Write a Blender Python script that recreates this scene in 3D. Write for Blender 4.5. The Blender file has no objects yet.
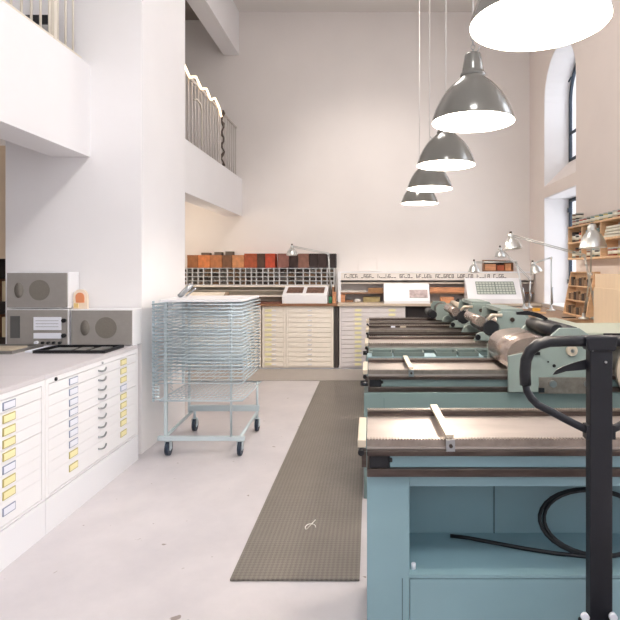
import bpy, bmesh, math, random
from mathutils import Vector, Matrix
random.seed(7)
PI = math.pi
S = bpy.context.scene
COL = S.collection
H = 1.5; F = 540.0; VX = 370.0; VY = 270.0
def wx(px, Y): return (px - VX) * Y / F
def wz(py, Y): return H + (VY - py) * Y / F

# ---------------------------------------------------------------- materials
def lin(c):
    return tuple(((v/255)/12.92 if v/255 <= .04045 else (((v/255)+.055)/1.055)**2.4) for v in c)
MATS = {}
def mat(name, rgb, rough=.5, metal=0., var=0., vscale=6., bump=0., bscale=60., emit=None, estr=0., stretch=None, coat=0.):
    if name in MATS: return MATS[name]
    m = bpy.data.materials.new(name); m.use_nodes = True
    nt = m.node_tree; b = nt.nodes['Principled BSDF']
    c = lin(rgb)
    b.inputs['Base Color'].default_value = (*c, 1)
    b.inputs['Roughness'].default_value = rough
    b.inputs['Metallic'].default_value = metal
    if coat: b.inputs['Coat Weight'].default_value = coat
    if emit:
        b.inputs['Emission Color'].default_value = (*lin(emit), 1); b.inputs['Emission Strength'].default_value = estr
    tc = nt.nodes.new('ShaderNodeTexCoord')
    mp = nt.nodes.new('ShaderNodeMapping'); nt.links.new(tc.outputs['Object'], mp.inputs[0])
    if stretch: mp.inputs['Scale'].default_value = stretch
    if var:
        n = nt.nodes.new('ShaderNodeTexNoise'); n.inputs['Scale'].default_value = vscale; n.inputs['Detail'].default_value = 6
        nt.links.new(mp.outputs[0], n.inputs[0])
        r = nt.nodes.new('ShaderNodeValToRGB')
        r.color_ramp.elements[0].position = .3; r.color_ramp.elements[1].position = .7
        r.color_ramp.elements[0].color = (*[max(0, v*(1-var)) for v in c], 1)
        r.color_ramp.elements[1].color = (*[min(1, v*(1+var)) for v in c], 1)
        nt.links.new(n.outputs[0], r.inputs[0]); nt.links.new(r.outputs[0], b.inputs['Base Color'])
    if bump:
        n2 = nt.nodes.new('ShaderNodeTexNoise'); n2.inputs['Scale'].default_value = bscale
        nt.links.new(mp.outputs[0], n2.inputs[0])
        bp = nt.nodes.new('ShaderNodeBump'); bp.inputs['Strength'].default_value = bump; bp.inputs['Distance'].default_value = .003
        nt.links.new(n2.outputs[0], bp.inputs['Height']); nt.links.new(bp.outputs[0], b.inputs['Normal'])
    MATS[name] = m
    return m
M_wall = mat('wall_plaster', (240,234,230), .85, var=.02, vscale=1.5, bump=.08, bscale=40)
M_rwall = mat('pinkish_plaster', (246,235,228), .85, var=.02, vscale=1.5, bump=.08, bscale=40)
M_pillar = mat('white_plaster', (243,241,242), .85, var=.015, vscale=2, bump=.05)
M_ceil = mat('ceiling_paint', (232,228,224), .9)
M_white = mat('white_lacquer', (240,240,243), .35, var=.01)
M_whitetop = mat('white_laminate', (212,208,212), .4, var=.015, vscale=9)
M_plinth = mat('plinth_white', (234,235,240), .5)
M_cream = mat('cream_enamel', (246,238,226), .4, var=.02)
M_coldcream = mat('pale_grey_enamel', (228,222,222), .4, var=.02)
M_yel = mat('yellow_card', (242,235,188), .7)
M_card = mat('white_card', (235,238,248), .7)
M_holder = mat('holder_steel', (150,160,185), .35, .6)
M_holder_y = mat('holder_brass', (190,178,110), .4, .4)
M_steel = mat('brushed_steel', (176,180,184), .3, 1., var=.05, vscale=20)
M_wire = mat('zinc_wire', (196,212,222), .4, .35)
M_shelfwire = mat('bright_wire', (206,220,228), .42, .3)
M_zinc = mat('zinc_frame', (200,214,220), .4, .35)
M_black = mat('black_metal', (22,24,30), .38, .2, var=.1)
M_jack = mat('jack_paint', (10,14,25), .5, 0, var=.15, vscale=12)
M_rubber = mat('black_rubber', (17,20,27), .45, bump=.1)
M_tyre = mat('blue_grey_tyre', (34,48,66), .5)
M_green = mat('press_green', (134,166,176), .42, .0, var=.05, vscale=3, bump=.04, bscale=90)
M_greenb = mat('press_green_greyer', (114,134,134), .45, .0, var=.06, vscale=3, bump=.04, bscale=90)  # greyer, darker green for every press behind the nearest
M_green2 = mat('press_grey_green', (136,150,146), .4, 0, var=.05, vscale=5, bump=.04, bscale=90)
M_pdark = mat('oily_steel', (84,74,70), .35, .75, var=.25, vscale=9, stretch=(1,6,6))
M_bed = mat('bed_steel', (186,177,172), .38, .7, var=.10, vscale=4, stretch=(1,3,1))
M_rack = mat('rack_steel', (160,150,142), .35, .8, var=.15, vscale=30)
M_bar = mat('pale_bar', (214,202,184), .4, .35, var=.05)
M_pink = mat('drum_tympan', (176,162,154), .26, .75, var=.08, vscale=5)
M_amp = mat('speaker_grey', (150,146,142), .6, var=.03, vscale=30)
M_ampdk = mat('speaker_cloth', (122,117,110), .8, var=.08, vscale=160)
M_grille = mat('dark_grille', (92,92,92), .7)
M_wood = mat('light_wood', (228,190,150), .5, var=.12, vscale=5, stretch=(1,8,8))
M_wood2 = mat('pale_plywood', (238,214,184), .55, var=.03, vscale=4, stretch=(1,6,1))
M_benchwood = mat('bench_wood', (150,118,88), .5, var=.3, vscale=8, stretch=(1,5,5))
M_counter = mat('counter_wood', (140,100,72), .45, var=.2, vscale=5, stretch=(1,8,8))
M_orange = mat('copper_wood', (200,142,104), .45, var=.25, vscale=6, stretch=(1,6,6))
M_cord = mat('cord_grey', (170,172,176), .6)
M_cordw = mat('cord_white', (235,232,228), .6)
M_shade = mat('pendant_grey', (124,123,118), .2, .15, coat=.4)
M_shadein = mat('pendant_white_inside', (250,248,244), .5)
M_alu = mat('lamp_aluminium', (206,208,206), .35, .9)
M_wframe = mat('window_iron', (48,60,74), .5, .2)
M_bulb = mat('bulb', (255,250,240), .5, emit=(255,244,228), estr=45)
M_rope = mat('rope_light', (255,240,215), .5, emit=(255,226,186), estr=2.6)

def glass_mat():
    m = bpy.data.materials.new('window_glass'); m.use_nodes = True
    b = m.node_tree.nodes['Principled BSDF']
    b.inputs['Transmission Weight'].default_value = 1; b.inputs['Roughness'].default_value = .02
    b.inputs['IOR'].default_value = 1.1
    b.inputs['Base Color'].default_value = (.95, .97, 1, 1)
    return m
M_glass = glass_mat()

def floor_mat():
    m = bpy.data.materials.new('speckled_floor'); m.use_nodes = True
    nt = m.node_tree; b = nt.nodes['Principled BSDF']; b.inputs['Roughness'].default_value = .38
    tc = nt.nodes.new('ShaderNodeTexCoord')
    n = nt.nodes.new('ShaderNodeTexNoise'); n.inputs['Scale'].default_value = 1.6; n.inputs['Detail'].default_value = 8; n.inputs['Roughness'].default_value = .65
    r = nt.nodes.new('ShaderNodeValToRGB')
    r.color_ramp.elements[0].position = .3; r.color_ramp.elements[0].color = (*lin((190,186,191)), 1)
    r.color_ramp.elements[1].position = .7; r.color_ramp.elements[1].color = (*lin((210,205,208)), 1)
    nt.links.new(tc.outputs['Object'], n.inputs[0]); nt.links.new(n.outputs[0], r.inputs[0])
    n2 = nt.nodes.new('ShaderNodeTexNoise'); n2.inputs['Scale'].default_value = 13; n2.inputs['Detail'].default_value = 2
    r2 = nt.nodes.new('ShaderNodeValToRGB')
    r2.color_ramp.elements[0].position = .735; r2.color_ramp.elements[0].color = (0,0,0,1)
    r2.color_ramp.elements[1].position = .76; r2.color_ramp.elements[1].color = (1,1,1,1)
    nt.links.new(tc.outputs['Object'], n2.inputs[0]); nt.links.new(n2.outputs[0], r2.inputs[0])
    mx = nt.nodes.new('ShaderNodeMix'); mx.data_type = 'RGBA'
    nt.links.new(r2.outputs[0], mx.inputs[0]); nt.links.new(r.outputs[0], mx.inputs[6]); mx.inputs[7].default_value = (*lin((140,130,126)), 1)
    nt.links.new(mx.outputs[2], b.inputs['Base Color'])
    return m
M_floor = floor_mat()

def rubber_mat_material():
    m = bpy.data.materials.new('ribbed_rubber'); m.use_nodes = True
    nt = m.node_tree; b = nt.nodes['Principled BSDF']; b.inputs['Roughness'].default_value = .4
    tc = nt.nodes.new('ShaderNodeTexCoord')
    mp = nt.nodes.new('ShaderNodeMapping'); mp.inputs['Rotation'].default_value = (0, 0, PI/4); mp.inputs['Scale'].default_value = (60, 60, 60)
    v = nt.nodes.new('ShaderNodeTexChecker'); v.inputs['Scale'].default_value = 1.
    v.inputs['Color1'].default_value = (*lin((132,125,118)), 1); v.inputs['Color2'].default_value = (*lin((115,109,103)), 1)
    nt.links.new(tc.outputs['Object'], mp.inputs[0]); nt.links.new(mp.outputs[0], v.inputs[0])
    n = nt.nodes.new('ShaderNodeTexNoise'); n.inputs['Scale'].default_value = 3.; n.inputs['Detail'].default_value = 5
    nt.links.new(tc.outputs['Object'], n.inputs[0])
    mx = nt.nodes.new('ShaderNodeMix'); mx.data_type = 'RGBA'; mx.blend_type = 'MULTIPLY'; mx.inputs[0].default_value = .35
    nt.links.new(v.outputs[0], mx.inputs[6]); nt.links.new(n.outputs[0], mx.inputs[7])
    nt.links.new(mx.outputs[2], b.inputs['Base Color'])
    bp = nt.nodes.new('ShaderNodeBump'); bp.inputs['Strength'].default_value = .5; bp.inputs['Distance'].default_value = .004
    nt.links.new(v.outputs[1], bp.inputs['Height']); nt.links.new(bp.outputs[0], b.inputs['Normal'])
    return m
M_mat = rubber_mat_material()

# ---------------------------------------------------------------- builders
def world_loc(o):
    v = Vector((0,0,0))
    while o: v = v + o.location; o = o.parent
    return v
class MB:
    def __init__(s): s.bm = bmesh.new()
    def box(s, x0, x1, y0, y1, z0, z1, M=None):
        vs = [s.bm.verts.new(Vector(p)) for p in ((x0,y0,z0),(x1,y0,z0),(x1,y1,z0),(x0,y1,z0),(x0,y0,z1),(x1,y0,z1),(x1,y1,z1),(x0,y1,z1))]
        for f in ((3,2,1,0),(4,5,6,7),(0,1,5,4),(1,2,6,5),(2,3,7,6),(3,0,4,7)): s.bm.faces.new([vs[i] for i in f])
        if M is not None: bmesh.ops.transform(s.bm, matrix=M, verts=vs)
        return s
    def tube(s, pts, r, n=10, closed=False, cap=True):
        pts = [Vector(p) for p in pts]; N = len(pts)
        rr = r if isinstance(r, (list, tuple)) else [r]*N
        rings = []; prev = None
        for i, p in enumerate(pts):
            if closed: t = pts[(i+1) % N] - pts[i-1]
            elif i == 0: t = pts[1]-pts[0]
            elif i == N-1: t = pts[-1]-pts[-2]
            else: t = (pts[i+1]-p).normalized() + (p-pts[i-1]).normalized()
            if t.length < 1e-9: t = Vector((0,0,1))
            t.normalize()
            if prev is None:
                a = Vector((0,0,1)) if abs(t.z) < .9 else Vector((1,0,0))
                u = t.cross(a).normalized()
            else:
                u = prev - t*prev.dot(t); u.normalize()
            prev = u; w = t.cross(u)
            rings.append([s.bm.verts.new(p + (u*math.cos(2*PI*k/n) + w*math.sin(2*PI*k/n))*rr[i]) for k in range(n)])
        R = range(N) if closed else range(N-1)
        for i in R:
            a, b = rings[i], rings[(i+1) % N]
            for k in range(n):
                f = s.bm.faces.new((a[k], a[(k+1)%n], b[(k+1)%n], b[k])); f.smooth = True
        if cap and not closed:
            s.bm.faces.new(list(reversed(rings[0]))); s.bm.faces.new(rings[-1])
        return s
    def cyl(s, a, b, r, n=20): return s.tube([a, b], r, n)
    def lathe(s, prof, o, axis=(0,0,1), n=32, close=False):
        o = Vector(o); ax = Vector(axis).normalized()
        q = Vector((0,0,1)).rotation_difference(ax)
        rings = []
        for (r, z) in prof:
            rings.append([s.bm.verts.new(o + q @ Vector((r*math.cos(2*PI*k/n), r*math.sin(2*PI*k/n), z))) for k in range(n)])
        for a, b in zip(rings, rings[1:]):
            for k in range(n):
                f = s.bm.faces.new((a[k], a[(k+1)%n], b[(k+1)%n], b[k])); f.smooth = True
        if close:
            s.bm.faces.new(list(reversed(rings[0]))); s.bm.faces.new(rings[-1])
        return s
    def prism(s, poly, lo, hi, plane='xz'):
        def P(a, b, h):
            return (a, h, b) if plane == 'xz' else ((h, a, b) if plane == 'yz' else (a, b, h))
        A = [s.bm.verts.new(P(a, b, lo)) for a, b in poly]; B = [s.bm.verts.new(P(a, b, hi)) for a, b in poly]
        s.bm.faces.new(A); s.bm.faces.new(list(reversed(B)))
        n = len(poly)
        for i in range(n): s.bm.faces.new((A[i], B[i], B[(i+1)%n], A[(i+1)%n]))
        return s
    def sphere(s, c, r, sc=(1,1,1)):
        d = bmesh.ops.create_uvsphere(s.bm, u_segments=16, v_segments=10, radius=r)
        for v in d['verts']: v.co = Vector((v.co.x*sc[0], v.co.y*sc[1], v.co.z*sc[2])) + Vector(c)
        for f in s.bm.faces:
            if all(v in d['verts'] for v in f.verts[:1]): f.smooth = True
        return s
    def build(s, name, m, parent=None, bevel=0, origin=None):
        if parent is not None: off = world_loc(parent)
        else:
            if origin is None:
                xs = [v.co for v in s.bm.verts]
                mn = [min(v[i] for v in xs) for i in range(3)]; mxx = [max(v[i] for v in xs) for i in range(3)]
                off = Vector(((mn[0]+mxx[0])/2, (mn[1]+mxx[1])/2, mn[2]))
            else: off = Vector(origin)
        bmesh.ops.translate(s.bm, verts=s.bm.verts, vec=-off)
        bmesh.ops.recalc_face_normals(s.bm, faces=s.bm.faces)
        me = bpy.data.meshes.new(name); s.bm.to_mesh(me); s.bm.free()
        me.materials.append(m)
        o = bpy.data.objects.new(name, me); COL.objects.link(o)
        if parent is not None: o.parent = parent
        else: o.location = off
        if bevel:
            b = o.modifiers.new('bevel', 'BEVEL'); b.width = bevel; b.segments = 2; b.limit_method = 'ANGLE'; b.angle_limit = .7
        return o
def tag(o, label, cat, group=None, kind=None):
    o['label'] = label; o['category'] = cat
    if group: o['group'] = group
    if kind: o['kind'] = kind
    return o
def thing(name, label, cat, loc, group=None):
    o = bpy.data.objects.new(name, None); COL.objects.link(o); o.location = loc; o.empty_display_size = .1
    return tag(o, label, cat, group)
def struct(name, mb, m, bevel=0):
    o = mb.build(name, m, bevel=bevel); o['kind'] = 'structure'; return o
def copy_tree(o, parent=None):
    c = o.copy(); COL.objects.link(c)
    if parent: c.parent = parent
    for ch in list(o.children): copy_tree(ch, c)
    return c
ORD = ['first','second','third','fourth','fifth','sixth','seventh','eighth','ninth','tenth','eleventh','twelfth','thirteenth','fourteenth','fifteenth','sixteenth','seventeenth','eighteenth','nineteenth','twentieth']

# ================================================================ SETTING
YB = 8.75; ZC = 5.68; XR = 2.59; XL = -4.6; YN = -3.0; PY = 4.4; PX = -1.86
struct('floor', MB().box(XL-.2, XR+.8, YN, YB+.2, -.1, 0), M_floor)
struct('ceiling', MB().box(XL-.2, XR+.8, YN, YB+.2, ZC, ZC+.1), M_ceil)
struct('wall_back', MB().box(XL-.2, XR+.8, YB, YB+.2, 0, ZC), M_wall)
struct('wall_left', MB().box(XL-.2, XL, YN, YB, 0, ZC), M_wall)
# pillar wall
mbp = MB().box(-2.97, PX, PY, 5.43, 0, ZC)
struct('wall_pillar', mbp, M_pillar)
# rear wall (behind the camera) with a broad window opening added for fill light
struct('wall_rear', MB().box(XL, XR+.8, YN-.2, YN, 0, 2.2).box(XL, XR+.8, YN-.2, YN, 4.9, ZC).box(XL, -4.1, YN-.2, YN, 2.2, 4.9).box(2.3, XR+.8, YN-.2, YN, 2.2, 4.9).box(-1.1,-.8,YN-.2,YN,2.2,4.9), M_wall)
# right wall with tall niches: openings made from strips
def arch_niche(mb, ya, yb, zb_low, zt_low, zb_up, zspr):
    """wall pieces (thickness XR..XR+.8) around lower rectangle and upper arched opening between ya..yb"""
    X0, X1 = XR, XR+.8
    mb.box(X0, X1, ya, yb, 0, zb_low)
    # between lower opening and upper opening, sill slopes up outward
    mb.prism([(X0, zt_low), (X1, zt_low), (X1, zb_up+.55), (X0+.36, zb_up+.36), (X0, zb_up)], ya, yb, 'xz')
    yc = (ya+yb)/2; r = (yb-ya)/2; n = 20
    pts = [(yc + r*math.cos(PI*k/n), zspr + r*math.sin(PI*k/n)) for k in range(n+1)]
    for (a, b) in zip(pts, pts[1:]):
        mb.prism([(a[0], a[1]), (b[0], b[1]), (b[0], ZC), (a[0], ZC)], X0, X1, 'yz')
mw = MB()
niches = [(6.79, 8.04), (2.9, 4.15), (.2, 1.45), (-2.2, -.95)]  # first niche is in view; the nearer ones are unseen, added for daylight
edges = [YB] + [v for n in niches for v in (n[1], n[0])] + [YN]
for i in range(0, len(edges), 2):
    mw.box(XR, XR+.8, edges[i+1], edges[i], 0, ZC)
for (a, b) in niches: arch_niche(mw, a, b, 1.0, 2.57, 2.735, 3.98)
struct('wall_right', mw, M_rwall)
# white linings of the visible niche
wi = 0
for (a, b) in niches:
    wi += 1
    r = (b-a)/2; yc = (a+b)/2; t = .012; n = 20
    lin_mb = MB()
    for y0 in (a, b-t):
        lin_mb.box(XR+.005, XR+.79, y0, y0+t, 1.0, 2.57)
        lin_mb.box(XR+.37, XR+.79, y0, y0+t, 3.1, 3.98)
        lin_mb.prism([(XR+.005,2.74),(XR+.37,3.1),(XR+.37,3.98),(XR+.005,3.98)], y0, y0+t, 'xz')
    lin_mb.box(XR+.005, XR+.79, a, b, 2.57-t, 2.57).box(XR-.03, XR+.79, a, b, 1.0, 1.0+t)
    pts = [(yc + r*math.cos(PI*k/n), 3.98 + r*math.sin(PI*k/n)) for k in range(n+1)]
    pin = [(yc + (r-t)*math.cos(PI*k/n), 3.98 + (r-t)*math.sin(PI*k/n)) for k in range(n+1)]
    for k in range(n):
        lin_mb.prism([pts[k], pts[k+1], pin[k+1], pin[k]], XR+.005, XR+.79, 'yz')
    struct('trim_%d' % wi, lin_mb, M_pillar)
    # iron frames
    XF = XR+.36
    f = MB()
    w = .045
    f.box(XF, XF+.04, a+.02, a+.02+w, 1.02, 2.55).box(XF, XF+.04, b-.02-w, b-.02, 1.02, 2.55)
    f.box(XF, XF+.04, a+.02, b-.02, 1.02, 1.02+w).box(XF, XF+.04, a+.02, b-.02, 2.55-w, 2.55)
    f.box(XF, XF+.04, yc-.02, yc+.02, 1.02, 2.55).box(XF+.005, XF+.035, a+.02, b-.02, 1.78, 1.81)
    for zz in (1.3, 2.35): f.box(XF-.03, XF, b-.09, b-.05, zz, zz+.06)
    wl = f.build('window_%d' % (2*wi-1), M_wframe); wl['kind'] = 'structure'
    MB().box(XF+.015, XF+.02, a+.03, b-.03, 1.03, 2.54).build('pane', M_glass, wl)
    f = MB()
    f.box(XF, XF+.04, a+.02, a+.02+w, 3.1, 3.98).box(XF, XF+.04, b-.02-w, b-.02, 3.1, 3.98)
    f.box(XF, XF+.04, a+.02, b-.02, 3.1, 3.1+w).box(XF+.005, XF+.035, a+.02, b-.02, 3.5, 3.535)
    f.box(XF, XF+.04, yc-.02, yc+.02, 3.1, 4.55)
    ro = r-.02; ri = r-.02-w
    for k in range(n):
        a0, a1 = PI*k/n, PI*(k+1)/n
        f.prism([(yc+ro*math.cos(a0), 3.98+ro*math.sin(a0)), (yc+ro*math.cos(a1), 3.98+ro*math.sin(a1)),
                 (yc+ri*math.cos(a1), 3.98+ri*math.sin(a1)), (yc+ri*math.cos(a0), 3.98+ri*math.sin(a0))], XF, XF+.04, 'yz')
    f.tube([(XF-.03, b-.2, 4.3), (XF-.08, b-.24, 4.22)], .012)
    wu = f.build('window_%d' % (2*wi), M_wframe); wu['kind'] = 'structure'
    g = MB(); poly = [(a+.03, 3.11), (b-.03, 3.11)] + [(yc+(ro-.01)*math.cos(PI*k/n), 3.98+(ro-.01)*math.sin(PI*k/n)) for k in range(n+1)]
    g.prism(poly, XF+.015, XF+.02, 'yz'); g.build('pane', M_glass, wu)
# near balcony (slab, parapet beam)
nb = MB().box(XL, -2.59, YN, PY, 2.72, 2.80).prism([(-2.59,2.42),(-2.28,2.42),(-2.28,3.17),(-2.42,3.17),(-2.42,2.80),(-2.59,2.80)], YN, PY, 'xz')
struct('trim_balcony_near', nb, M_pillar)
# far balcony
fb = MB().box(XL, -2.30, 5.43, YB, 2.62, 2.72).prism([(-2.34,2.37),(-2.07,2.37),(-2.07,2.97),(-2.25,2.97),(-2.25,2.72),(-2.34,2.72)], 5.43, YB, 'xz')
struct('trim_balcony_far', fb, M_pillar)
# far upper beam
struct('trim_beam', MB().box(-2.37, -2.12, 5.43, YB, 4.98, ZC), M_pillar)
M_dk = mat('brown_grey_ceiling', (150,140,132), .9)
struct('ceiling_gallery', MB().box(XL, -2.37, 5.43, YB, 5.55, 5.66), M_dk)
# partition behind near-left opening
struct('trim_plinth_back', MB().box(-3.6, .52, YB-.6, YB-.06, 0, .03), M_plinth)

# ================================================================ RAILINGS
def railing(X, y0, y1, z0, z1, step, label, m, posts=()):
    t = thing('balcony_railing', label, 'railing', (X, (y0+y1)/2, z0))
    MB().tube([(X, y0, z1), (X, y1, z1)], .018).build('handrail', m, t)
    MB().box(X-.012, X+.012, y0, y1, z0+.03, z0+.05).build('bottom_rail', m, t)
    y = y0 + .05; first = None
    while y < y1-.01:
        if first is None:
            first = MB().tube([(X, y, z0), (X, y, z1)], .0085, 8).build('baluster', m, t)
            fy = y
        else:
            c = first.copy(); COL.objects.link(c); c.location = (0, y-fy, 0); c.parent = t
        y += step
    for yy in posts:
        MB().box(X-.018, X+.018, yy-.018, yy+.018, z0, z1).build('post', m, t)
    return t
M_rail = mat('rail_offwhite', (228,220,206), .4)
M_railg = mat('rail_grey', (220,212,206), .4, .1)
railing(-2.34, 2.0, 4.36, 3.17, 4.15, .105, 'off-white upright bar railing on the parapet of the near left balcony', M_rail, (3.99,))
railing(-2.16, 5.5, 8.70, 2.97, 3.80, .125, 'grey upright bar railing on the far gallery behind the white pillar', M_railg, (5.6, 7.75))
pts = []
key = [(5.5,3.86),(5.8,3.80),(6.17,3.86),(6.38,3.78),(6.61,3.865),(6.82,3.79),(7.03,3.86),(7.22,3.78),(7.42,3.86),(7.62,3.80),(7.74,3.70)]
for (a, b) in zip(key, key[1:]):
    for k in range(4):
        f = k/4; pts.append((-2.13, a[0]+(b[0]-a[0])*f, a[1]+(b[1]-a[1])*f))
pts.append((-2.13, 7.74, 3.70))
tag(MB().tube(pts, .014, 8).build('rope_light', M_rope), 'glowing scalloped rope light draped along the far gallery railing', 'light')
gp = [(-2.14+.02*math.sin(k*1.7), 7.84+.02*math.cos(k*2.1), 3.82-k*.05) for k in range(17)]
gm = MB().tube(gp, [.012+.012*(k%3==1) for k in range(17)], 7)
tag(gm.build('garland', mat('garland_dark', (96,84,76), .8)), 'dark knotted garland hanging at the far end of the gallery railing', 'garland')
# hanging hook tool on far gallery rail
hk = MB().tube([(-2.07, 6.35, 3.50), (-2.06, 6.42, 3.53), (-2.06, 6.55, 3.52), (-2.06, 6.62, 3.45), (-2.06, 6.62, 3.02)], .011, 8)
tag(hk.build('hooked_rod', M_rail), 'pale hooked rod hung on the outside of the far gallery railing', 'rod')
# black chair on the near balcony
def black_chair(x, y, z):
    t = thing('chair', 'black chair with open slatted back on the near left balcony', 'chair', (x, y, z))
    MB().box(x-.2, x+.2, y-.22, y+.2, z+.42, z+.46).build('seat', M_black, t, .01)
    for sx in (-.18, .18):
        for sy in (-.2, .18):
            top = .74 if sy > 0 else .42
            MB().box(x+sx-.015, x+sx+.015, y+sy-.015, y+sy+.015, z, z+top).build('leg', M_black, t)
    MB().box(x-.2, x+.2, y+.17, y+.2, z+.66, z+.73).box(x-.17, x+.17, y+.175, y+.195, z+.55, z+.585).build('backrest', M_black, t, .005)
black_chair(-2.70, 4.12, 2.80)

# ================================================================ FLAT FILE CABINETS ON THE LEFT
def left_cabinet(y0, y1, cols, handle_y, cards, label, door=False):
    XFr = -1.84
    t = thing('flat_file_cabinet', label, 'cabinet', (-2.4, (y0+y1)/2, 0), 'white flat file cabinets on the left')
    MB().box(-2.95, XFr-.012, y0, y1, .20, .878).build('body', M_white, t)
    MB().box(-2.95, XFr+.004, y0, y1, 0, .195).build('plinth', M_plinth, t)
    MB().box(-2.95, XFr, y0, y1, .879, .905).build('worktop', M_whitetop, t, .002)
    # face frame edges
    MB().box(XFr-.012, XFr, y0, y0+.03, .20, .878).box(XFr-.012, XFr, y1-.03, y1, .20, .878).box(XFr-.012, XFr, y0+.03, y1-.03, .85, .878).box(XFr-.012, XFr, y0+.03, y1-.03, .20, .212).build('face_frame', M_white, t)
    tops = [.848, .783, .718, .653, .594, .527, .462, .397, .332, .216]
    for i in range(9):
        z1, z0 = tops[i]-(.0035 if i in (0,1,4) else .0015), tops[i+1]
        d = MB().box(XFr-.012, XFr-.001, y0+.033, y1-.033, z0, z1).build('drawer', M_white, t)
        zc = (z0+z1)/2 + (.01 if i == 8 else 0)
        for c, yy in enumerate(cols):
            if yy is None: continue
            yel = cards[c][i] == 'y'
            MB().box(XFr-.001, XFr+.003, yy-.048, yy+.048, zc-.021, zc+.021).build('label_holder', M_holder_y if yel else M_holder, d)
            MB().box(XFr+.003, XFr+.0045, yy-.042, yy+.042, zc-.016, zc+.016).build('label_card', M_yel if yel else M_card, d)
        if handle_y:
            hp = []
            for k in range(9):
                a = k/8
                hp.append((XFr + .013*math.sin(PI*a), handle_y-.055+.11*a, zc+.006-.012*math.sin(PI*a)))
            MB().tube(hp, .0062, 8).build('handle', M_steel, d)
    if door:
        MB().cyl((XFr-.002, y0+.10, .862), (XFr+.006, y0+.10, .862), .011).build('lock', M_black, t)
        MB().cyl((XFr-.002, handle_y, .862), (XFr+.006, handle_y, .862), .008).build('lock', M_steel, t)
left_cabinet(3.06, 4.28, (3.35, 4.03), 3.71, ('wwwwwwwyy', 'yyywyyyyy'), 'white flat file cabinet of nine drawers with bow handles, reaching the pillar', True)
left_cabinet(1.85, 3.056, (2.752, 2.05), 2.40, ('wyyyywyyw', 'yywyyyyyw'), 'white flat file cabinet nearest the camera, its yellow label cards cut by the frame edge')

# ---- hifi on the cabinets
CT = .906
def speaker(x0, x1, z0, label, oval, circ):
    y0, y1 = 4.22, 4.385
    h = .285
    t = thing('speaker', label, 'speaker', ((x0+x1)/2, 4.3, z0), 'grey and white speakers')
    MB().box(x0, x1, y0+.012, y1, z0, z0+h).build('case', M_white, t, .003)
    MB().box(x0+.008, x1-.008, y0, y0+.012, z0+.008, z0+h-.008).build('front_panel', M_amp, t)
    zc = z0 + h/2
    g = MB().cyl((circ[0], y0-.004, zc), (circ[0], y0+.002, zc), circ[1], 40)
    g.build('woofer_grille', M_ampdk, t)
    o = MB().lathe([(0.001,0),(.034,0),(.034,.006),(.001,.006)], (oval, y0-.004, zc), (0,1,0))
    for v in o.bm.verts: v.co.z = zc + (v.co.z-zc)*1.75
    o.build('tweeter_grille', M_ampdk, t)
speaker(-2.845, -2.362, 1.2, 'grey-fronted speaker stacked on top of the receiver beside the pillar', wx(19,4.22), (wx(39.5,4.22), .08))
speaker(-2.342, -1.855, CT, 'grey-fronted speaker standing on the cabinet at the right of the receiver', wx(85,4.22), (wx(106,4.22), .083))
t = thing('receiver', 'grey radio receiver with white dials and black knobs under the top speaker', 'radio', (-2.6, 4.3, CT))
MB().box(-2.845, -2.362, 4.232, 4.385, CT, 1.195).build('case', M_white, t, .003)
MB().box(-2.837, -2.37, 4.22, 4.232, CT+.008, 1.187).build('front_panel', M_amp, t)
MB().box(wx(10.5,4.22), wx(20,4.22), 4.216, 4.221, wz(338,4.22), wz(316,4.22)).build('grille', M_grille, t)
dl = MB().box(wx(34,4.22), wx(61.5,4.22), 4.213, 4.221, wz(330,4.22), wz(317,4.22)).build('dial', M_card, t)
d2 = MB()
for yy in (320.5, 323.5, 326.5): d2.box(wx(36,4.22), wx(59,4.22), 4.2115, 4.213, wz(yy+.3,4.22), wz(yy,4.22))
d2.build('scale_lines', M_grille, dl)
MB().box(wx(34,4.22), wx(61.5,4.22), 4.213, 4.221, wz(338.5,4.22), wz(333,4.22)).build('dial', M_card, t)
for (px, py, r, m) in ((64.5,320.5,.016,M_black),(64.5,335.5,.016,M_black),(43.5,342.7,.011,M_black),(49,342.7,.011,M_black),(54.5,342.7,.011,M_black),(60.5,342.7,.011,M_black),(37,342.5,.014,M_card)):
    x, z = wx(px, 4.22), wz(py, 4.22)
    MB().cyl((x, 4.20, z), (x, 4.221, z), r, 16).build('knob', m, t)
# small ornament
t = thing('ornament', 'small orange and cream arched ornament standing on the right-hand speaker', 'ornament', (wx(80,4.28), 4.28, CT+.285))
z0 = CT+.286; xc = wx(80.5, 4.28)
poly = [(xc-.055, z0), (xc+.055, z0)] + [(xc+.055*math.cos(PI*k/12), z0+.10+.055*math.sin(PI*k/12)) for k in range(13)]
MB().prism(poly, 4.275, 4.30, 'xz').build('frame', mat('cream_glaze', (244,226,205), .4), t)
poly = [(xc-.03, z0+.05), (xc+.034, z0+.05)] + [(xc+.034*math.cos(PI*k/12), z0+.095+.034*math.sin(PI*k/12)) for k in range(13)]
MB().prism(poly, 4.268, 4.276, 'xz').build('arch', mat('orange_glaze', (232,150,104), .4), t)
MB().box(xc-.045, xc-.012, 4.266, 4.276, z0+.01, z0+.045).build('tile', mat('yellow_glaze', (236,206,140), .4), t)
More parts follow.
